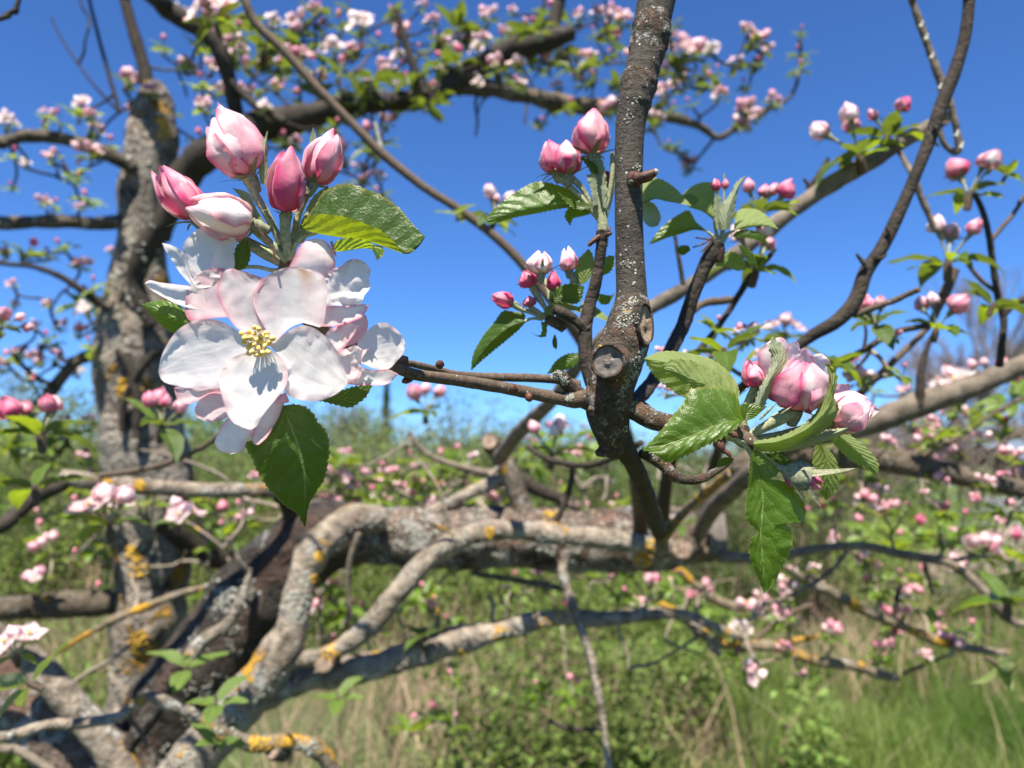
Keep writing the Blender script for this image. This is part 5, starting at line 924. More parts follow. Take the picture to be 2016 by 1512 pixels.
def flower3(mb, c, axis, R, seed, base=.06, edge_=.3, cupping=.35, n5=5):
    a, e, f = frame_of(axis); rnd = random.Random(seed)
    for k in range(n5):
        th = k*1.2566+rnd.uniform(-.15, .15); d = e*math.cos(th)+f*math.sin(th); s = a.cross(d); cu = cupping*rnd.uniform(.5, 1.5); V = []; U = []; K = []; pf = pinkf(base*rnd.uniform(.5, 1.6), edge_, 3, 0, .1, seed*3+k, .15)
        for j in range(8):
            t = j/7; wv = R*.46*math.sin(math.pi*min(1, t**.75*.9+.06))**.75
            for i in range(5):
                q = -1+i/2
                V.append(c + d*(R*(.08+.92*t)*(1-.10*q*q*t)) + s*(q*wv) + a*(R*cu*(t*t*.7+q*q*.25) + R*.06*mnoise.noise(Vector((q*2, t*3, seed+k)))))
                U.append(((q+1)/2, t)); K.append(pf(t, q))
        mb.grid(V, 5, 8, U, K)
PROTO = {}
def proto(key, buds=3, flowers=0, leaves=5, pk=.4, seed=0, budsize=.24, leafL=.55, low=False, white=0.0):
    """unit cluster growing along +Z, about 1 across: list of (name, mesh, children)"""
    rnd = random.Random(seed); parts = []; one = MB() if low else None
    def emit(name, mb, mat, kids=()):
        parts.append((name, mb.mesh(name, [mat]), list(kids)))
    O3 = Vector((0, 0, 0))
    def cur(k):
        mb = one if low else MB(); mb.cur = k if low else 0; return mb
    mb = cur(2); tube(mb, [Vector((0, 0, -.18)), Vector((0, 0, -.05)), Vector((0, 0, .06))], [.045, .05, .03], 7, .1, 6, seed)
    if not low: emit('spur', mb, M['bark_twig'])
    n = buds+flowers
    for k in range(n):
        th = k*2.4+rnd.random(); sp = (.25+.5*math.sqrt(k/max(1, n)))
        d = Vector((math.cos(th)*sp, math.sin(th)*sp, .75+.2*rnd.random())).normalized(); h = rnd.uniform(.26, .40)
        b = d*h; mb = cur(2); tube(mb, [O3, d*h*.5+Vector((0, 0, .02)), b], [.014, .013, .02], 6)
        st = mb
        if k < buds:
            L = budsize*rnd.uniform(.8, 1.25); mb2 = cur(0); ax2 = (d+Vector((rnd.uniform(-.3, .3), rnd.uniform(-.3, .3), rnd.uniform(0, .4)))).normalized()
            bud_mesh(mb2, b, b+ax2*L, L*rnd.uniform(.30, .38), seed*13+k, pk*rnd.uniform(.6, 1.4), rnd.uniform(0, .12), 4 if low else 5, .4, 6 if low else 10, 5 if low else 8, white)
            m3 = cur(2); calyx_mesh(m3, b, ax2, L*.26, seed+k, 1.1, .7) if not low else None
            if not low:
                kids = [('calyx', m3.mesh('calyx', [M['calyx']]), []), ('stem', st.mesh('stem', [M['stem']]), [])]
                emit('flower_bud', mb2, M['bud'], kids)
        else:
            mb2 = cur(3); flower3(mb2, b, d+Vector((0, -.25, .1)), .27*rnd.uniform(.8, 1.15), seed*11+k, base=pk*.35, edge_=.35)
            m3 = cur(2)
            for q in range(8): 
                dd = (d+Vector((rnd.uniform(-.4, .4), rnd.uniform(-.4, .4), rnd.uniform(-.4, .4)))).normalized(); tube(m3, [b, b+dd*.07, b+dd*.085], [.004, .004, .011], 5)
            if not low: emit('open_blossom', mb2, M['petal'], [('stamens', m3.mesh('stamens', [M['anther']]), []), ('stem', st.mesh('stem', [M['stem']]), [])])
    for k in range(leaves):
        th = k*2.4+.9+rnd.uniform(-.4, .4); el = rnd.uniform(-.15, .7)
        d = Vector((math.cos(th)*math.cos(el), math.sin(th)*math.cos(el), math.sin(el))); L = leafL*rnd.uniform(.6, 1.1)
        mb = cur(1); leaf3(mb, d*.06, d, Vector((0, 0, 1)), L, L*rnd.uniform(.42, .58), rnd.uniform(.1, 1.1), rnd.uniform(.1, .75), 6 if low else 12, seed+k)
        if not low: emit('leaf', mb, M['leaf_pale'] if key == 'sprout' else (M['leaf_far'] if k % 3 else M['leaf']))
    PROTO[key] = one.mesh('blossom_cluster', MATS_SM) if low else parts
proto('buds2', 3, 0, 6, .34, 1, .23, .58, white=.1); proto('buds4', 4, 0, 6, .5, 2, .21, .58); proto('mixed', 2, 2, 5, .32, 3, .26, white=.1)
proto('open', 1, 3, 4, .2, 4, .26, white=.15); proto('red', 5, 0, 6, .7, 5, .16); proto('leafy', 0, 0, 6, .5, 6, .2, .6); proto('pair', 3, 0, 5, .42, 7, .25, .55)
proto('sprout', 0, 0, 4, .5, 9, .2, .75)
def place(key, px, py, size, d, label, tilt=None, yaw=None, seed=0, group=None, name='blossom_cluster', cat='blossom cluster', along=(0, 0, 1)):
    """a prototype with copies of its parts; px, py is the middle of the cluster in the photograph"""
    rnd = random.Random(seed+int(px*7+py)); s = size/FPX*d/.95
    ax_ = Vector(along) if tilt is None else Vector((math.sin(R_(tilt)), -.15, math.cos(R_(tilt))))
    base = P(px, py, d) - ax_.normalized()*(.25*s)
    r = thing(name, base, label, cat, group); q = ax_.to_track_quat('Z', 'Y') @ Quaternion((0, 0, 1), rnd.uniform(0, 6.28) if yaw is None else R_(yaw))
    r.rotation_mode = 'QUATERNION'; r.rotation_quaternion = q; r.scale = (s, s, s)
    for nm, me, kids in PROTO[key]:
        o = bpy.data.objects.new(nm, me); C.objects.link(o); o.parent = r
        for n2, m2, _ in kids:
            k2 = bpy.data.objects.new(n2, m2); C.objects.link(k2); k2.parent = o
    return r
MID = [
 ('buds2', 1680, 262, 180, .61, 'pale pink pair of buds on a short spur above the slanting grey branch', -15),
 ('red', 1752, 235, 150, .62, 'cluster of small red buds with broad leaves high on the grey branch', 5),
 ('pair', 1912, 345, 150, .60, 'two plump pink buds side by side on an upright twig near the right edge', 5),
 ('buds2', 1868, 475, 170, .60, 'pink bud pair with dark leaves in the sky below the pale twig', 0),
 ('buds4', 1505, 385, 140, .46, 'coral pink bud bunch beside the slanting grey branch', 10),
 ('buds2', 1500, 490, 170, .48, 'white and pink half open blossoms under the coral bud bunch', 15),
 ('leafy', 1420, 655, 150, .42, 'leafy spur with a single pink bud tip left of the round pink buds', -10),
 ('mixed', 1545, 645, 90, .9, 'small pale pink blossoms in the sky just above the fat round bud', 0),
 ('pair', 1850, 615, 130, .56, 'round rose bud with small side buds against the sky', 10),
 ('buds4', 1715, 610, 130, .52, 'white and pink buds under the short side twig of the dark curved shoot', -20),
 ('leafy', 1965, 575, 110, .58, 'green leaf tuft on the upright twig at the right edge', 20),
 ('leafy', 1640, 690, 120, .52, 'dark leaf tuft under the lower end of the curved dark shoot', 10),
 ('buds4', 325, 805, 150, .66, 'rose buds on leafy spur in front of the mottled trunk', 10),
 ('mixed', 215, 1000, 150, .66, 'pale pink blossoms with leaves in front of the foot of the mottled trunk', 0),
 ('buds4', 75, 815, 170, .58, 'coral buds above wide green leaves at the left edge', -5),
 ('pair', 838, 785, 110, .85, 'single pink bud with two leaves below the side shoot', 0),
 ('buds2', 1085, 860, 140, .75, 'white-topped pink bud with leaves under the pruning stub', 0),
 ('open', 1880, 745, 120, .84, 'wide open pink-white blossom resting above the tan branch', -20),
 ('pair', 1945, 728, 85, .86, 'pair of rose buds just above the tan branch at far right', 0),
 ('sprout', 365, 1290, 110, .8, 'young green leaves with two tiny pink buds in the dark fork', 0),
 ('sprout', 425, 1360, 110, .62, 'fresh pale leaf sprout standing before the pale forked branch', 0),
 ('sprout', 435, 1440, 90, .64, 'bright leaf rosette on the yellow lichened branch', 20),
 ('mixed', 358, 1012, 90, .8, 'pink bud bunch with bright leaves right of the mottled trunk', 15),
 ('leafy', 60, 925, 150, .6, 'bright green leaf fan at the left edge above the level branch', -10),
 ('leafy', 40, 790, 140, .7, 'yellow-green leaves at the left edge behind the coral buds', 0),
 ('leafy', 1990, 330, 70, .6, 'single leaf tuft cut off by the right edge', 30),
 ('leafy', 1985, 1320, 100, .7, 'dark leaf tuft hanging at the lower right edge', 120),
 ('leafy', 1985, 1150, 160, .9, 'bright leaf spray at the right edge above the bending branch', 0),
 ('mixed', 415, 25, 110, 1.0, 'white blossom and glossy leaf at the top edge above the buds', -20),
 ('leafy', 830, 1235, 70, .98, 'tiny green shoot rising behind the lower branch', 0),
 ('sprout', 665, 1355, 90, .9, 'leaf rosette on the lower branch near the pale ringed stub', 0),
 ('leafy', 1340, 1020, 60, .88, 'small green shoot among yellow lichen at the broken limb end', 0),
 ('sprout', 900, 408, 60, .69, 'tiny opening leaf bud on the long slanting twig', 0),
 ('buds2', 985, 410, 120, .72, 'pale bud and leaf on the long slanting twig near the big leaf', 25),
 ('leafy', 1530, 660, 110, .6, 'pale green crumpled leaf tuft behind the fat round bud', 0),
 ('open', 25, 1260, 120, .5, 'purplish shaded blossom at the left edge above the sloping limb', -10),
 ('sprout', 30, 1330, 130, .46, 'dark shaded leaves at the left edge below the purplish blossom', -60),
 ('pair', 20, 635, 90, .6, 'coral bud on a pale stalk at the left edge', 60),
]
for i, (k, x, y, s, d, lab, tl) in enumerate(MID): place(k, x, y, s, d, lab, tl, seed=i)

# ------------------------------------------------------------------ the many small clusters, each with its twig grown from the nearest limb
LOWS = {}
for i in range(4):
    proto('w%d' % i, 2, 3, 4, .10, 20+i, .26, .45, True, .2); proto('p%d' % i, 4, 1, 6, .32, 30+i, .27, .50, True, .1)
    proto('r%d' % i, 5, 0, 4, .45, 40+i, .24, .45, True); proto('g%d' % i, 1, 0, 7, .4, 50+i, .18, .6, True)
rs = random.Random(11)
GROUPS = {
 'top': ('small blurred blossom cluster on the dark arching limb overhead', 'blossom clusters on the arching limb', 1.65, 'A', TA),
 'tr': ('small pale blossom cluster at the thin outer end of the arching limb', 'blossom clusters at the limb tip', 1.68, 'A', TA),
 'left': ('small blurred blossom cluster on the twigs left of the mottled trunk', 'blossom clusters left of the trunk', 1.5, 'A', TA),
 'low': ('small blurred blossom cluster low down around the level broken limb', 'blossom clusters around the level limb', 1.5, 'B', TB),
 'right': ('small pink blossom cluster among the boughs at lower right', 'blossom clusters on the right boughs', 1.25, 'R', None)}
S = []
def add(g, txt, j=0.0):
    for tok in txt.split():
        a = tok.split(','); S.append((g, float(a[0]), float(a[1]), float(a[2]), a[3]))
add('top', '255,158,46,p 300,178,50,p 270,215,40,p 160,202,60,w 180,228,36,p 190,258,40,p 175,300,44,p 330,215,40,g 345,300,34,p 370,130,48,p 420,130,42,p 355,25,55,w 390,30,60,g 440,50,55,g 480,180,44,p 490,130,48,p 520,125,44,p 545,170,40,p 500,175,40,g 470,100,36,p 560,100,40,p 590,40,42,p 655,95,56,w 710,45,70,w 600,110,48,p 625,150,44,p 540,40,50,w 580,65,46,g 700,205,50,p 735,212,40,p 762,195,36,p 780,218,40,p 690,10,50,g 620,15,45,p 665,175,40,g 640,200,36,p 720,150,44,g 760,130,40,p 750,80,50,g 790,60,46,p 820,100,46,g 850,40,50,p 880,90,46,p 905,40,50,g 930,80,44,p 960,30,48,p 985,70,40,g 870,140,36,p 1010,20,40,p 700,100,46,p 770,20,50,g 830,10,46,p 940,165,44,w 985,175,40,w 1025,165,40,w 1050,70,46,w 1030,120,36,p 1070,112,48,p 950,120,36,g 720,350,40,g 735,270,60,g 760,240,40,p 690,395,34,p 710,330,34,p 640,60,50,g 670,130,46,g 800,150,42,g 850,175,40,g 580,205,40,g 520,210,44,w 470,60,46,g 900,110,44,g 990,105,36,p 860,70,44,g 735,180,38,g 1020,60,40,g')
add('tr', '1180,30,46,p 1200,60,50,p 1165,115,50,p 1130,105,46,w 1240,110,40,p 1100,170,36,p 1355,100,70,p 1400,95,54,w 1450,122,60,p 1470,55,46,p 1490,78,56,p 1505,98,58,p 1340,165,50,p 1305,182,50,p 1415,186,46,p 1330,130,50,g 1380,142,46,g 1460,246,50,p 1465,215,40,p 1480,202,46,p 1522,197,46,p 1575,60,46,g 1575,100,44,g 1570,130,34,g 1080,205,44,g 1060,240,40,g 1290,240,44,p 1320,285,40,g 1355,325,36,p 1340,300,36,g 1215,170,44,p 1150,160,36,g 1195,110,40,g 1170,60,44,g 1140,30,40,p 1320,210,40,g 1410,140,36,g 1490,120,40,g 1360,200,36,g')
add('left', '15,238,56,w 50,322,40,w 25,300,40,g 20,365,36,g 85,397,30,p 55,485,46,g 120,480,46,g 160,520,56,p 10,497,36,p 150,350,36,g 110,400,36,g 95,600,44,p 70,640,40,p 90,662,36,g 40,692,44,p 25,560,36,p 80,686,36,p 112,702,36,p 135,716,54,p 155,732,44,w 60,742,44,p 160,582,54,g 165,612,40,w 120,640,44,p 110,670,40,g 185,640,30,p 180,560,36,g 30,600,40,p 15,700,44,g 130,860,36,p 160,900,34,p 110,880,40,g 25,870,50,g 90,870,40,g')
add('low', '650,1158,50,p 690,1190,36,g 600,1000,36,p 680,940,36,p 700,965,38,p 720,935,32,p 745,955,36,p 765,935,40,r 790,960,34,p 700,1000,44,g 760,985,36,p 820,950,36,p 850,990,34,p 640,950,36,p 660,990,38,p 730,975,36,g 870,950,32,p 900,930,34,p 930,905,34,p 655,1020,40,g 1140,905,40,p 1172,922,40,p 1100,960,34,g 1060,1130,40,r 1205,1130,40,r 1255,1188,46,p 1290,1150,56,r 1380,1172,56,r 1250,1120,40,p 1230,1100,34,g 480,1020,40,p 470,1000,44,g 440,1020,56,g 500,940,34,p 545,930,34,p 450,1130,36,p 1330,1140,36,g 1195,950,36,p 1215,1000,34,p 1160,1000,34,g 945,990,36,p 600,955,40,g 575,920,40,g')
add('right', '1750,872,60,p 1830,868,60,p 1880,892,50,p 1930,862,50,p 1990,898,50,p 1700,988,66,p 1745,1000,56,p 1820,972,36,r 1852,1000,40,r 1920,985,46,r 1940,1082,70,p 1965,1030,46,r 1780,772,40,p 1765,660,36,r 1680,715,36,r 1700,745,40,p 1480,1202,50,p 1540,1208,40,p 1560,1228,44,p 1500,1180,36,p 1770,1158,66,p 1795,1172,56,r 1765,1212,50,r 1640,1242,66,p 1460,1238,56,w 1480,1330,66,p 1850,1238,44,p 1545,1280,36,r 1580,1330,34,r 1800,1035,60,g 1860,1050,60,g 1700,1040,60,g 1760,1060,50,g 1900,1020,54,g 1640,985,40,g 1820,1130,44,g 1720,1150,40,g 1600,1120,40,p 1940,950,40,p 1990,1000,50,g 1975,840,44,g 1900,830,50,g 1850,830,40,g 1790,830,40,p 1880,800,36,p 1690,860,40,g 1620,920,40,p 1660,930,44,g 1780,1000,50,g 1990,1070,60,g 1700,1100,44,p 1560,1130,40,p 1780,730,40,g 1720,760,44,g 1700,800,50,g 1990,770,60,g 1940,800,44,g 1590,1010,44,g 1640,1060,44,p 1400,700,44,p 1420,715,30,r 1500,700,44,p 1310,770,36,p 1470,655,50,p')
def scatter(g, n, poly, types, lo, hi):
    x0, y0, x1, y1 = poly
    for k in range(n):
        S.append((g, rs.uniform(x0, x1), rs.uniform(y0, y1), rs.uniform(lo, hi), rs.choice(types)))
scatter('top', 12, (420, 0, 1230, 190), 'pppw', 34, 50); scatter('top', 22, (420, -10, 1230, 210), 'g', 40, 62); scatter('top', 10, (640, 220, 800, 400), 'pg', 30, 44)
scatter('tr', 14, (1130, 20, 1330, 230), 'ppg', 36, 54); scatter('tr', 8, (1330, 80, 1520, 230), 'pgg', 34, 48)
scatter('left', 16, (0, 560, 205, 900), 'pgg', 34, 54); scatter('left', 8, (60, 170, 250, 330), 'pgg', 34, 50); scatter('left', 6, (60, 380, 230, 520), 'pg', 30, 44); scatter('left', 10, (320, 60, 470, 230), 'pg', 34, 48)
scatter('low', 26, (640, 890, 1010, 1010), 'ggp', 32, 46); scatter('low', 22, (600, 1100, 1330, 1230), 'ggp', 32, 46); scatter('low', 14, (380, 960, 620, 1200), 'ggp', 34, 50); scatter('low', 12, (620, 1240, 1250, 1480), 'g', 30, 46)
for k in range(34):
    u = rs.random(); lx = 400+u*720; ly = 300-u*215 + 22*math.sin(u*9); S.append(('top', lx+rs.uniform(-20, 20), ly+rs.uniform(-34, 22), rs.uniform(34, 52), rs.choice('pggg')))
scatter('right', 26, (1560, 800, 2016, 1130), 'pgr', 36, 56); scatter('low', 24, (0, 860, 300, 1180), 'gggp', 32, 50); scatter('low', 16, (980, 820, 1230, 990), 'ggp', 30, 44); scatter('low', 12, (640, 890, 1000, 1000), 'g', 34, 48)
scatter('right', 14, (1400, 1120, 1980, 1320), 'pggr', 34, 50); scatter('right', 8, (1300, 620, 1700, 800), 'pg', 34, 50)
NTW, EXTRA = {}, {}
def twig_to(root, key, p, r=.0022):
    pts = LIMBPTS[key]; q = min(pts, key=lambda a: (a-p).length_squared + .5*max(0, a.z-p.z-.0)**2*0)
    dist = (q-p).length
    if dist < .02: return
    m1 = q.lerp(p, .33)+Vector((rs.uniform(-1, 1), rs.uniform(-1, 1), rs.uniform(-.6, .8)))*dist*.10; m2_ = q.lerp(p, .68)+Vector((rs.uniform(-1, 1), rs.uniform(-1, 1), rs.uniform(-.4, .8)))*dist*.08
    sp = spline([tuple(q), tuple(m1), tuple(m2_), tuple(p)], 9); mb = MB()
    tube(mb, sp.tolist(), np.linspace(r*1.5, r, 9).tolist(), 6, .15, 60, rs.random()*9)
    k = NTW[root.name] = NTW.get(root.name, 0)+1
    if k > 80: EXTRA.setdefault(root.name, (root, []))[1].append(mb)
    else: mb.build('twig', M['bark_dark' if key in 'AT' else 'bark_pale'] if rs.random() < .6 else M['bark_twig'], root)
    LIMBPTS[key].extend([Vector(a) for a in sp[2::2]])
for k in [k for k in PROTO if k[0] in 'wprg' and len(k) == 2]:
    m2 = PROTO[k].copy(); m2.materials[1] = M['leaf_bright']; PROTO[k+'b'] = m2
boughs = [g1, g2, g6, g7, g8, g9, g10, g11, g12, g13]
def nearest_bough(p): return min(boughs, key=lambda b: min((b.matrix_basis.translation-p).length, min(((Vector(c.data.vertices[0].co)+b.location)-p).length for c in b.children)))
for i, (g, x, y, s, t) in enumerate(S):
    lab, grp, d, key, root = GROUPS[g]
    if g == 'right': d = .55 if y < 760 else (1.0 if y < 1010 else 1.25)
    if g == 'right' and x < 1500 and y < 800: d = .5
    d = d + rs.uniform(-.13 if g == 'top' else -.06, .10)*d
    p = P(x, y, d); sc = s*(1.3 if t == 'g' and g != 'tr' else .92)*rs.choice((.75, .9, 1, 1, 1.15, 1.35))*({'top': 1.15, 'tr': 1.2, 'left': 1.05}.get(g, 1.25))/FPX*d
    ax_ = Vector((rs.uniform(-.5, .5), rs.uniform(-.6, .2), 1)).normalized(); base = p-ax_*sc*.22
    o = bpy.data.objects.new('blossom_cluster', PROTO[t+str(rs.randrange(4))+('b' if g in ('low', 'right', 'left') else '')]); C.objects.link(o)
    o.location = base; o.rotation_mode = 'QUATERNION'; o.rotation_quaternion = ax_.to_track_quat('Z', 'Y') @ Quaternion((0, 0, 1), rs.uniform(0, 6.28)); o.scale = (sc,)*3
    if t == 'g':
        o.name = 'leafy_shoot'; tag(o, lab.replace('small blurred blossom cluster', 'small blurred leafy shoot').replace('small pale blossom cluster', 'small leafy shoot').replace('small pink blossom cluster', 'small leafy shoot'), 'leafy shoot', grp.replace('blossom clusters', 'leafy shoots'))
    else: tag(o, lab, 'blossom cluster', grp)
    twig_to(root or nearest_bough(p), key, base-ax_*sc*.1, max(.0012, .0014*d))

# bare fine twigs
for k in range(110):
    if k < 80: p = P(rs.uniform(250, 1560), rs.uniform(880, 1330), rs.uniform(1.0, 1.45)); twig_to(TB, 'B', p, rs.uniform(.0014, .0026))
    else: p = P(rs.uniform(60, 1200), rs.uniform(-10, 330), rs.uniform(1.5, 1.75)); twig_to(TA, 'A', p, .0022)
for root, mbs in EXTRA.values():
    one = MB()
    for q in mbs:
        b0 = len(one.v); one.v += q.v; one.uv += q.uv; one.pk += q.pk; one.mi += q.mi; one.f += [tuple(b0+i for i in f) for f in q.f]
    o = one.build('fine_twigs', M['bark_dark' if root == TA else 'bark_pale'], root); o['kind'] = 'stuff'
# ------------------------------------------------------------------ ground, undergrowth, far vegetation
rng = np.random.default_rng(5)
def gz(x, y):
    """ground height: flat near, a weedy bank rising away on the left"""
    t = np.clip((y-4.2)/6.5, 0, 1); t = t*t*(3-2*t)
    s = np.clip((.30*y-x)/(.18*y+.6), 0, 1)*(y > 0)
    far = np.clip((y-20)/200, 0, 1)
    return t*(.25+.85*s) + .06*np.sin(x*1.7)*np.sin(y*1.3+1) + far*1.0
def ground():
    xs = np.concatenate([-np.geomspace(600, 14, 14), np.linspace(-12, 12, 60), np.geomspace(14, 600, 14)])
    ys = np.concatenate([[-40, -10, -2], np.linspace(0, 24, 70), np.geomspace(26, 1500, 22)])
    X, Y = np.meshgrid(xs, ys); Z = gz(X, Y); mb = MB()
    mb.grid(np.stack([X, Y, Z], -1).reshape(-1, 3).tolist(), len(xs), len(ys))
    m, t = newmat('orchard_ground'); tc = N(t, 'ShaderNodeTexCoord'); o = tc.outputs['Object']
    n1 = noise_(t, o, 1.2, 6, .6); n2 = noise_(t, o, 9, 6, .65); n3 = noise_(t, o, 45, 4, .6)
    c = ramp(t, math_(t, 'ADD', math_(t, 'MULTIPLY', n2, .55), math_(t, 'MULTIPLY', n3, .45)), [(.32, (.022, .018, .01)), (.5, (.05, .055, .017)), (.62, (.075, .08, .024)), (.75, (.15, .12, .07))])
    c = mix(t, ramp(t, n1, [(.42, (0, 0, 0)), (.62, (.7, .7, .7))]), c, (.06, .10, .02))
    pb = N(t, 'ShaderNodeBsdfPrincipled', i_Roughness=.95); L_(t, c, pb.inputs['Base Color'])
    b = N(t, 'ShaderNodeBump', i_Strength=.8, i_Distance=.03); L_(t, n2, b.inputs['Height']); L_(t, b.outputs[0], pb.inputs['Normal'])
    out(t, pb.outputs[0]); ob = mb.build('ground', m); tag(ob, 'uneven orchard ground of soil, moss and dry litter', 'ground', kind='structure'); return ob
ground()
def big_mesh(name, V, F, mat, label, cat, kind='stuff'):
    me = bpy.data.meshes.new(name); nv, nf, k = len(V), len(F), F.shape[1]
    me.vertices.add(nv); me.vertices.foreach_set('co', V.astype(np.float32).ravel())
    me.loops.add(nf*k); me.loops.foreach_set('vertex_index', F.astype(np.int32).ravel())
    me.polygons.add(nf); me.polygons.foreach_set('loop_start', np.arange(nf, dtype=np.int32)*k)
    me.update(calc_edges=True); me.materials.append(mat); me.uv_layers.new(name='UVMap')
    o = bpy.data.objects.new(name, me); C.objects.link(o)
    if label: tag(o, label, cat, kind=kind)
    return o
def blades(px, py, h, wd, lean, curve=.5):
    """bent three-segment blades: 7 vertices, 3 faces as quads (tip quad degenerate-free)"""
    n = len(px); th = rng.uniform(0, 2*np.pi, n); dx, dy = np.cos(th), np.sin(th); z0 = gz(px, py)
    ta = rng.uniform(0, 2*np.pi, n); V = np.zeros((n, 8, 3))
    for j, t in enumerate((0, .4, .75, 1.0)):
        off = lean*h*(t*(1-curve)+curve*t*t); w = wd*(1-t*.93)*.5
        cx, cyy, cz = px+np.cos(ta)*off, py+np.sin(ta)*off, z0-.01+h*t*np.sqrt(np.maximum(.1, 1-(lean*t*.7)**2))
        V[:, 2*j] = np.stack([cx-dx*w, cyy-dy*w, cz], 1); V[:, 2*j+1] = np.stack([cx+dx*w, cyy+dy*w, cz], 1)
    b = np.arange(n)[:, None]*8
    F = np.concatenate([b+np.array([0, 1, 3, 2]), b+np.array([2, 3, 5, 4]), b+np.array([4, 5, 7, 6])], 0)
    return V.reshape(-1, 3), F
def wedge(n, y0, y1, pxa, pxb, pw=1.0):
    y = y0+(y1-y0)*rng.random(n)**pw; px = rng.uniform(pxa, pxb, n); return (px-1008)/1440*y, y
def cnoise(x, y, s, sd=0):
    return np.array([mnoise.noise(Vector((a*s+sd, b*s-sd, sd*.3))) for a, b in zip(x, y)])
# grass at lower right
gm = plain_mat('meadow_grass', (.06, .10, .018), (.17, .205, .055), .9, .55, 0, tf=.35, trans=(.22, .42, .04), island=.35)
x, y = wedge(110000, 3.0, 11, 900, 2900, 1.5)
k = cnoise(x, y, .8, 3) + (x-.10*y)*.55 + .15 > rng.uniform(-.35, .35, len(x)); x, y = x[k], y[k]
cl = np.clip(cnoise(x, y, 1.3, 5)+.5, .25, 1.1)
V, F = blades(x, y, rng.uniform(.06, .38, len(x))*cl, rng.uniform(.005, .012, len(x)), rng.uniform(.2, 1.0, len(x)))
big_mesh('grass', V, F, gm, 'bright green spring grass on the ground at lower right', 'grass')
# dry straw
sm_ = plain_mat('dry_straw', (.26, .19, .11), (.50, .39, .24), 2.5, .8, 0, tf=.2, island=.3)
x, y = wedge(13000, 3.2, 10, -700, 2700, 1.2); k = cnoise(x, y, 1.5, 9)-.05*np.abs(x-.06*y) + rng.normal(0, .12, len(x)) > .22; x, y = x[k], y[k]
V, F = blades(x, y, rng.uniform(.12, .5, len(x)), rng.uniform(.004, .009, len(x)), rng.uniform(.3, 1.1, len(x)), .8)
big_mesh('dry_grass', V, F, sm_, 'tufts of tan dead grass lying among the weeds', 'dry grass')
# brambles and weeds: leaflets and stems
def leaflets(px, py, pz, s, flat=.6):
    n = len(px); a = rng.uniform(0, 2*np.pi, n); tl = rng.normal(0, flat, n); tw = rng.normal(0, .5, n)
    d = np.stack([np.cos(a)*np.cos(tl), np.sin(a)*np.cos(tl), np.sin(tl)], 1); up = np.stack([-np.cos(a)*np.sin(tl), -np.sin(a)*np.sin(tl), np.cos(tl)], 1)
    sd = np.cross(d, up); up2 = up*np.cos(tw)[:, None]+sd*np.sin(tw)[:, None]; sd = np.cross(d, up2); p = np.stack([px, py, pz], 1); s = s[:, None]
    V = np.stack([p, p+d*s*.5+sd*s*.34+up2*s*.1, p+d*s, p+d*s*.5-sd*s*.34+up2*s*.1], 1)
    b = np.arange(n)[:, None]*4; F = np.concatenate([b+np.array([0, 1, 2, 3])], 0); return V.reshape(-1, 3), F
wm = plain_mat('weed_leaf', (.075, .085, .022), (.14, .215, .04), .9, .6, 0, tf=.28, trans=(.26, .36, .07), island=.5)
x, y = wedge(480000, 3.3, 12, -900, 2900, 1.2)
k = (cnoise(x, y, .55, 21) + .6*cnoise(x, y, 1.7, 4) - np.clip((x-.17*y)*.4, -.1, .8)*(y < 6.5) > -.22); x, y = x[k], y[k]
hh = .08+.55*rng.random(len(x))**1.6*(.6+.8*np.clip(cnoise(x, y, .6, 2)+.4, 0, 1))
V, F = leaflets(x, y, gz(x, y)+hh, rng.uniform(.014, .042, len(x))*(1+.05*y)); big_mesh('undergrowth', V, F, wm, 'mass of low green weeds and brambles covering the bank', 'undergrowth')
bs = plain_mat('dead_bramble', (.10, .068, .045), (.30, .21, .145), 3, .85, 0, island=.3)
x, y = wedge(14000, 3.6, 14, -900, 2800, 1.2); k = cnoise(x, y, .5, 33) + .25*((x < .1*y)*1) > .0; x, y = x[k], y[k]
V, F = blades(x, y, rng.uniform(.2, .8, len(x)), rng.uniform(.006, .014, len(x)), rng.uniform(.4, 1.3, len(x)), .8)
big_mesh('bramble_stems', V, F, bs, 'tangle of brown dead bramble stems over the bank', 'bramble')

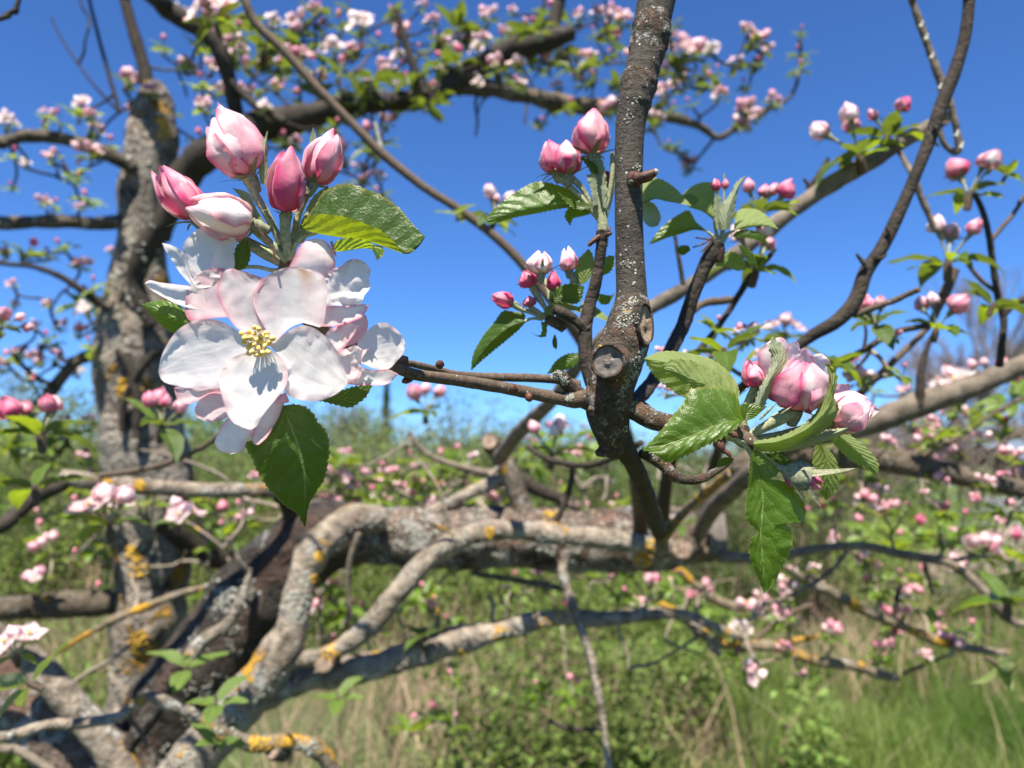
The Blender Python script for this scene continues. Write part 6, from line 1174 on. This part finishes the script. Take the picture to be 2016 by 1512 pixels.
# far shrubs and trees behind the orchard
def shrub(px, d, w, h, label, mat, name='shrub', cat='shrub', n=2600, ls=.07, conical=False, bare=False, group=None, seed=0, z0=None):
    rd = np.random.default_rng(seed+3); bx = (px-1008)/1440*d; bz = float(gz(np.array([bx]), np.array([d]))[0]) if z0 is None else z0
    root = thing(name, Vector((bx, d, bz)), label, cat, group)
    mb = MB(); rn = random.Random(seed)
    for k in range(5 if not conical else 1):
        a = rn.uniform(0, 6.28); tp = Vector((bx+math.cos(a)*w*.22*(not conical), d+math.sin(a)*w*.15*(not conical), bz+h*rn.uniform(.5, .8)))
        tube(mb, [Vector((bx, d, bz-.1)), Vector((bx, d, bz)).lerp(tp, .5)+Vector((rn.uniform(-.1, .1), 0, 0)), tp], [.03*h, .02*h, .008*h], 7, .1, 4, k)
    mb.build('trunk' if conical else 'stems', M['bark_far'], root)
    t = rd.random(n); ph = rd.uniform(0, 2*np.pi, n); r = np.sqrt(rd.random(n))
    if conical: rad = w*.5*(1-t)**.8*(.75+.35*np.sin(t*40)); z = bz+h*(.1+.9*t)
    else:
        lob = 1+.28*np.sin(ph*3+seed)+.2*np.sin(ph*5+seed*2); rad = w*.5*np.sin(np.pi*np.clip(.12+.86*t, 0, 1))**.6*lob; z = bz+h*(.08+.92*t)*(.85+.2*np.sin(ph*2+seed))
    px_, py_ = bx+np.cos(ph)*r*rad, d+np.sin(ph)*r*rad*.7
    V, F = leaflets(px_, py_, z, rd.uniform(.7, 1.4, n)*ls, .8)
    o = big_mesh('crown', V-np.array([bx, d, bz]), F, mat, None, None); o.parent = root
    return root
fg = [plain_mat('shrub_leaf_%s' % k, a, b, .8, .6, 0, tf=.3, island=.35) for k, a, b in (('green', (.09, .15, .03), (.18, .25, .06)), ('olive', (.12, .14, .05), (.22, .22, .09)), ('dark', (.05, .09, .03), (.10, .15, .045)))]
brn = plain_mat('thicket_twigs', (.13, .10, .085), (.25, .20, .17), 1.0, .9, 0, island=.3)
shrub(480, 13, 2.4, 1.5, 'bright green bush behind the hanging leaf', fg[0], seed=1, z0=1.05)
shrub(630, 15, 2.8, 1.55, 'green bush behind the foot of the hanging leaf', fg[0], seed=2, z0=1.05)
shrub(740, 17, 2.2, 1.75, 'olive bush in the gap right of the hanging leaf', fg[1], seed=3, z0=.8)
shrub(760, 19, .55, 2.9, 'narrow dark conifer spire on the skyline', fg[2], 'conifer', 'tree', 1800, .09, True, seed=4, z0=.6)
shrub(850, 18, 3.0, 1.4, 'low olive bush left of the sawn upright stub', fg[1], seed=5, z0=.8)
shrub(960, 16, 2.4, 1.35, 'low bush behind the sawn upright stub', fg[0], seed=6, z0=.7)
shrub(1090, 17, 2.6, 1.8, 'greyish bush beneath the pruning stub', fg[1], seed=7, z0=.6)
shrub(1210, 15, 2.0, 1.6, 'bush behind the thick lower stem', fg[2], seed=8, z0=.5)
shrub(1360, 16, 2.6, 1.7, 'dark bush behind the big pointed leaf', fg[2], seed=9, z0=.5)
shrub(1480, 17, 2.4, 1.9, 'olive bush behind the right-hand cluster', fg[1], seed=10, z0=.4)
shrub(40, 13, 3.0, 1.9, 'grey-green bush at the left edge behind the coral buds', fg[1], seed=11, z0=1.05)
shrub(170, 14, 2.2, 1.7, 'bush just left of the mottled trunk', fg[0], seed=12, z0=1.05)
shrub(380, 14, 1.8, 1.5, 'bush just right of the mottled trunk', fg[0], seed=13, z0=1.05)
shrub(1620, 14, 2.2, 1.3, 'green bush under the tan branch', fg[0], seed=14, z0=.2)
shrub(1760, 13, 2.2, 1.2, 'leafy bush behind the lower right blossoms', fg[0], seed=15, z0=.1)
def bank_shrub(px, d, w, h, z0, seed, mat):
    rn = random.Random(seed); rd = np.random.default_rng(seed); bx = (px-1008)/1440*d; b0 = Vector((bx, d, z0))
    root = thing('shrub', b0, 'airy sprouting shrub on the weedy bank behind the limbs', 'shrub', 'shrubs on the bank'); st = MB(); tips = []
    for k in range(16):
        a = rn.uniform(0, 6.28); r = w*.5*math.sqrt(rn.random()); tp = b0+Vector((math.cos(a)*r, math.sin(a)*r*.6, h*rn.uniform(.55, 1.05)))
        m = b0.lerp(tp, .5)+Vector((rn.uniform(-1, 1), rn.uniform(-1, 1), 0))*.12*w; b1 = b0+Vector((rn.uniform(-1, 1), rn.uniform(-.5, .5), 0))*.18*w
        sp = spline([tuple(b1), tuple(m), tuple(tp)], 7); tube(st, sp.tolist(), np.linspace(.009, .003, 7).tolist(), 5); tips += [Vector(q) for q in sp[2:]]
        for j in range(3):
            q = Vector(sp[rn.randrange(3, 6)]); e = q+Vector((rn.uniform(-1, 1), rn.uniform(-.6, .6), rn.uniform(0, 1)))*.22*h; tube(st, [q, q.lerp(e, .5)+Vector((.01, 0, .02)), e], [.004, .003, .002], 4); tips += [q.lerp(e, .6), e]
    st.build('stems', M['bark_twig'] if seed % 2 else brn, root)['kind'] = 'stuff'
    n = 2100; ii = rd.integers(0, len(tips), n); T = np.array([tuple(t) for t in tips])[ii]+rd.normal(0, .055*h, (n, 3))
    V, F = leaflets(T[:, 0], T[:, 1], T[:, 2], rd.uniform(.02, .048, n), .8); o = big_mesh('crown', V-np.array(b0), F, mat, None, None); o.parent = root
rb = random.Random(41)
for k, px in enumerate(list(range(-600, 1720, 88))+[2100, 2230, 2380]+list(range(300, 1500, 130))):
    d = rb.uniform(6.3, 9.5); x = (px-1008)/1440*d; z0 = float(gz(np.array([x]), np.array([d]))[0])
    top = 1.5 + rb.uniform(35, 115)/1440*d * (1.0 if px < 1150 else .7); bank_shrub(px+rb.uniform(-30, 30), d, rb.uniform(.9, 1.7), max(.5, top-z0), z0, 300+k, fg[rb.choice((0, 0, 1, 1, 2))])
def bare_tree(px, d, h, w, label, seed, name='bare_tree', n=9, z0=0.0, thin=1.0, lev=4):
    rn = random.Random(seed); bx = (px-1008)/1440*d; base = Vector((bx, d, z0)); root = thing(name, base, label, 'tree'); cr = MB(); tk = MB()
    def grow(p, dr, L, r, l):
        q = p+dr*L; mid = p.lerp(q, .5)+Vector((rn.uniform(-1, 1), rn.uniform(-1, 1), rn.uniform(-.5, .5)))*L*.06
        tube(tk if l == 0 else cr, [p, mid, q], [r, r*.85, r*.65], 5 if l else 8, .08, 3, l, False, l == lev)
        if l < lev:
            for k in range(5 if l == 0 else (4 if l < 3 else 4)):
                a = (dr+Vector((rn.uniform(-1, 1)*w, rn.uniform(-1, 1)*w, rn.uniform(-.1, .7)))*.62).normalized(); grow(p.lerp(q, rn.uniform(.55, 1)) if k else q, a, L*rn.uniform(.55, .85), r*.58, l+1)
    for k in range(n):
        a = rn.uniform(0, 6.28); o = Vector((math.cos(a), math.sin(a), 0))*(.25*h*w if n > 1 else 0)*rn.random()
        grow(base+o, Vector((rn.uniform(-.3, .3)*w, rn.uniform(-.2, .2), 1)).normalized(), h*.34, .02*h*thin, 0)
    tk.build('trunk' if n == 1 else 'stems', M['bark_far'], root); cr.build('crown', brn, root); return root
bare_tree(1905, 16, 4.6, .9, 'hazy leafless tree against the sky at the right edge', 3, n=1, z0=.2, thin=.8, lev=6)
bare_tree(2010, 18, 4.2, .9, 'leafless tree cut off by the right edge', 4, n=1, z0=.2, thin=.8, lev=6)
bare_tree(1740, 15, 2.6, 1.2, 'brown leafless thicket on the skyline right of the fat round bud', 5, 'thicket', 7, .2, .55)
bare_tree(1830, 14, 2.3, 1.2, 'brown leafless thicket under the hazy tree', 6, 'thicket', 7, .2, .55)
bare_tree(1960, 14, 2.3, 1.2, 'brown thicket at the right edge behind the tan branch', 8, 'thicket', 7, .2, .55)
bare_tree(1690, 12, 2.2, 1.3, 'low brown thicket behind the rose bud on the dark twig', 18, 'thicket', 6, .2, .5)
bare_tree(2030, 13, 2.6, 1.3, 'tall brown thicket cut by the right edge', 19, 'thicket', 6, .2, .5)
bare_tree(1560, 17, 2.4, 1.1, 'low leafless thicket behind the right-hand cluster', 9, 'thicket', 5, .2, .5)
bare_tree(700, 22, 3.0, .8, 'pale twiggy shrub on the skyline left of the conifer', 7, 'thicket', 3, .4, .6)

# netting tunnel and pale sheet at the right edge
def arch(name, px, d, w, h, depth, label, cat, mat, wires=True):
    bx = (px-1008)/1440*d; bz = 0.0; root = thing(name, Vector((bx, d, bz)), label, cat); mb = MB(); sh = MB()
    A = lambda a, v: Vector((bx+v*depth, d-w*.5*math.cos(a), bz+h*math.sin(a)))
    for k in range(22): tube(mb, [A(math.pi*j/12, k/21) for j in range(13)], [.006]*13, 5)
    for k in range(1, 14): tube(mb, [A(math.pi*k/14, j/4) for j in range(5)], [.006]*5, 5)
    mb.build('net', mat, root)
    ns = [A(math.pi*j/12, v)+Vector((0, 0, -.03)) for j in range(13) for v in (0.01, .5, .99)]
    return root
wire = plain_mat('wire', (.16, .16, .17), (.30, .30, .31), 20, .5, 0, spec=.5)
arch('net_tunnel', 1925, 6.2, 1.6, 1.15, 1.8, 'low arched grey net tunnel at the right edge', 'net tunnel', wire)
mb = MB(); bx = (1880-1008)/1440*7.4
V = [Vector((bx+i*.16, 7.4+j*.16+.06*math.sin(i*.9), .75*max(0, math.sin(math.pi*(i+.4)/17))**.7*(.6+.4*math.sin(math.pi*(j+1)/12))+.05*mnoise.noise(Vector((i*.4, j*.4, 3))))) for j in range(12) for i in range(18)]
mb.grid(V, 18, 12)
o = mb.build('compost_heap', plain_mat('dry_heap', (.14, .10, .085), (.34, .26, .22), 9, .95, .9)); tag(o, 'brownish heap of dry cuttings behind the net tunnel', 'heap')
mb = MB(); bx = (1950-1008)/1440*9.0
V = [Vector((bx+.5+i*.2, 9.0+1.0*math.sin(math.pi*.5*(j/8)), 1.66+.10*math.sin(math.pi*min(1, i/9))-.22*(1-math.cos(math.pi*.5*(1-j/8))))) for j in range(9) for i in range(12)]
mb.grid(V, 12, 9); hoop = mb
o = hoop.build('cover_sheet', plain_mat('pale_sheet', (.085, .11, .14), (.13, .16, .195), 3, .5, .1)); o2 = o; tag(o, 'pale blue-grey sheet roof at the right edge between the branches', 'sheet roof')
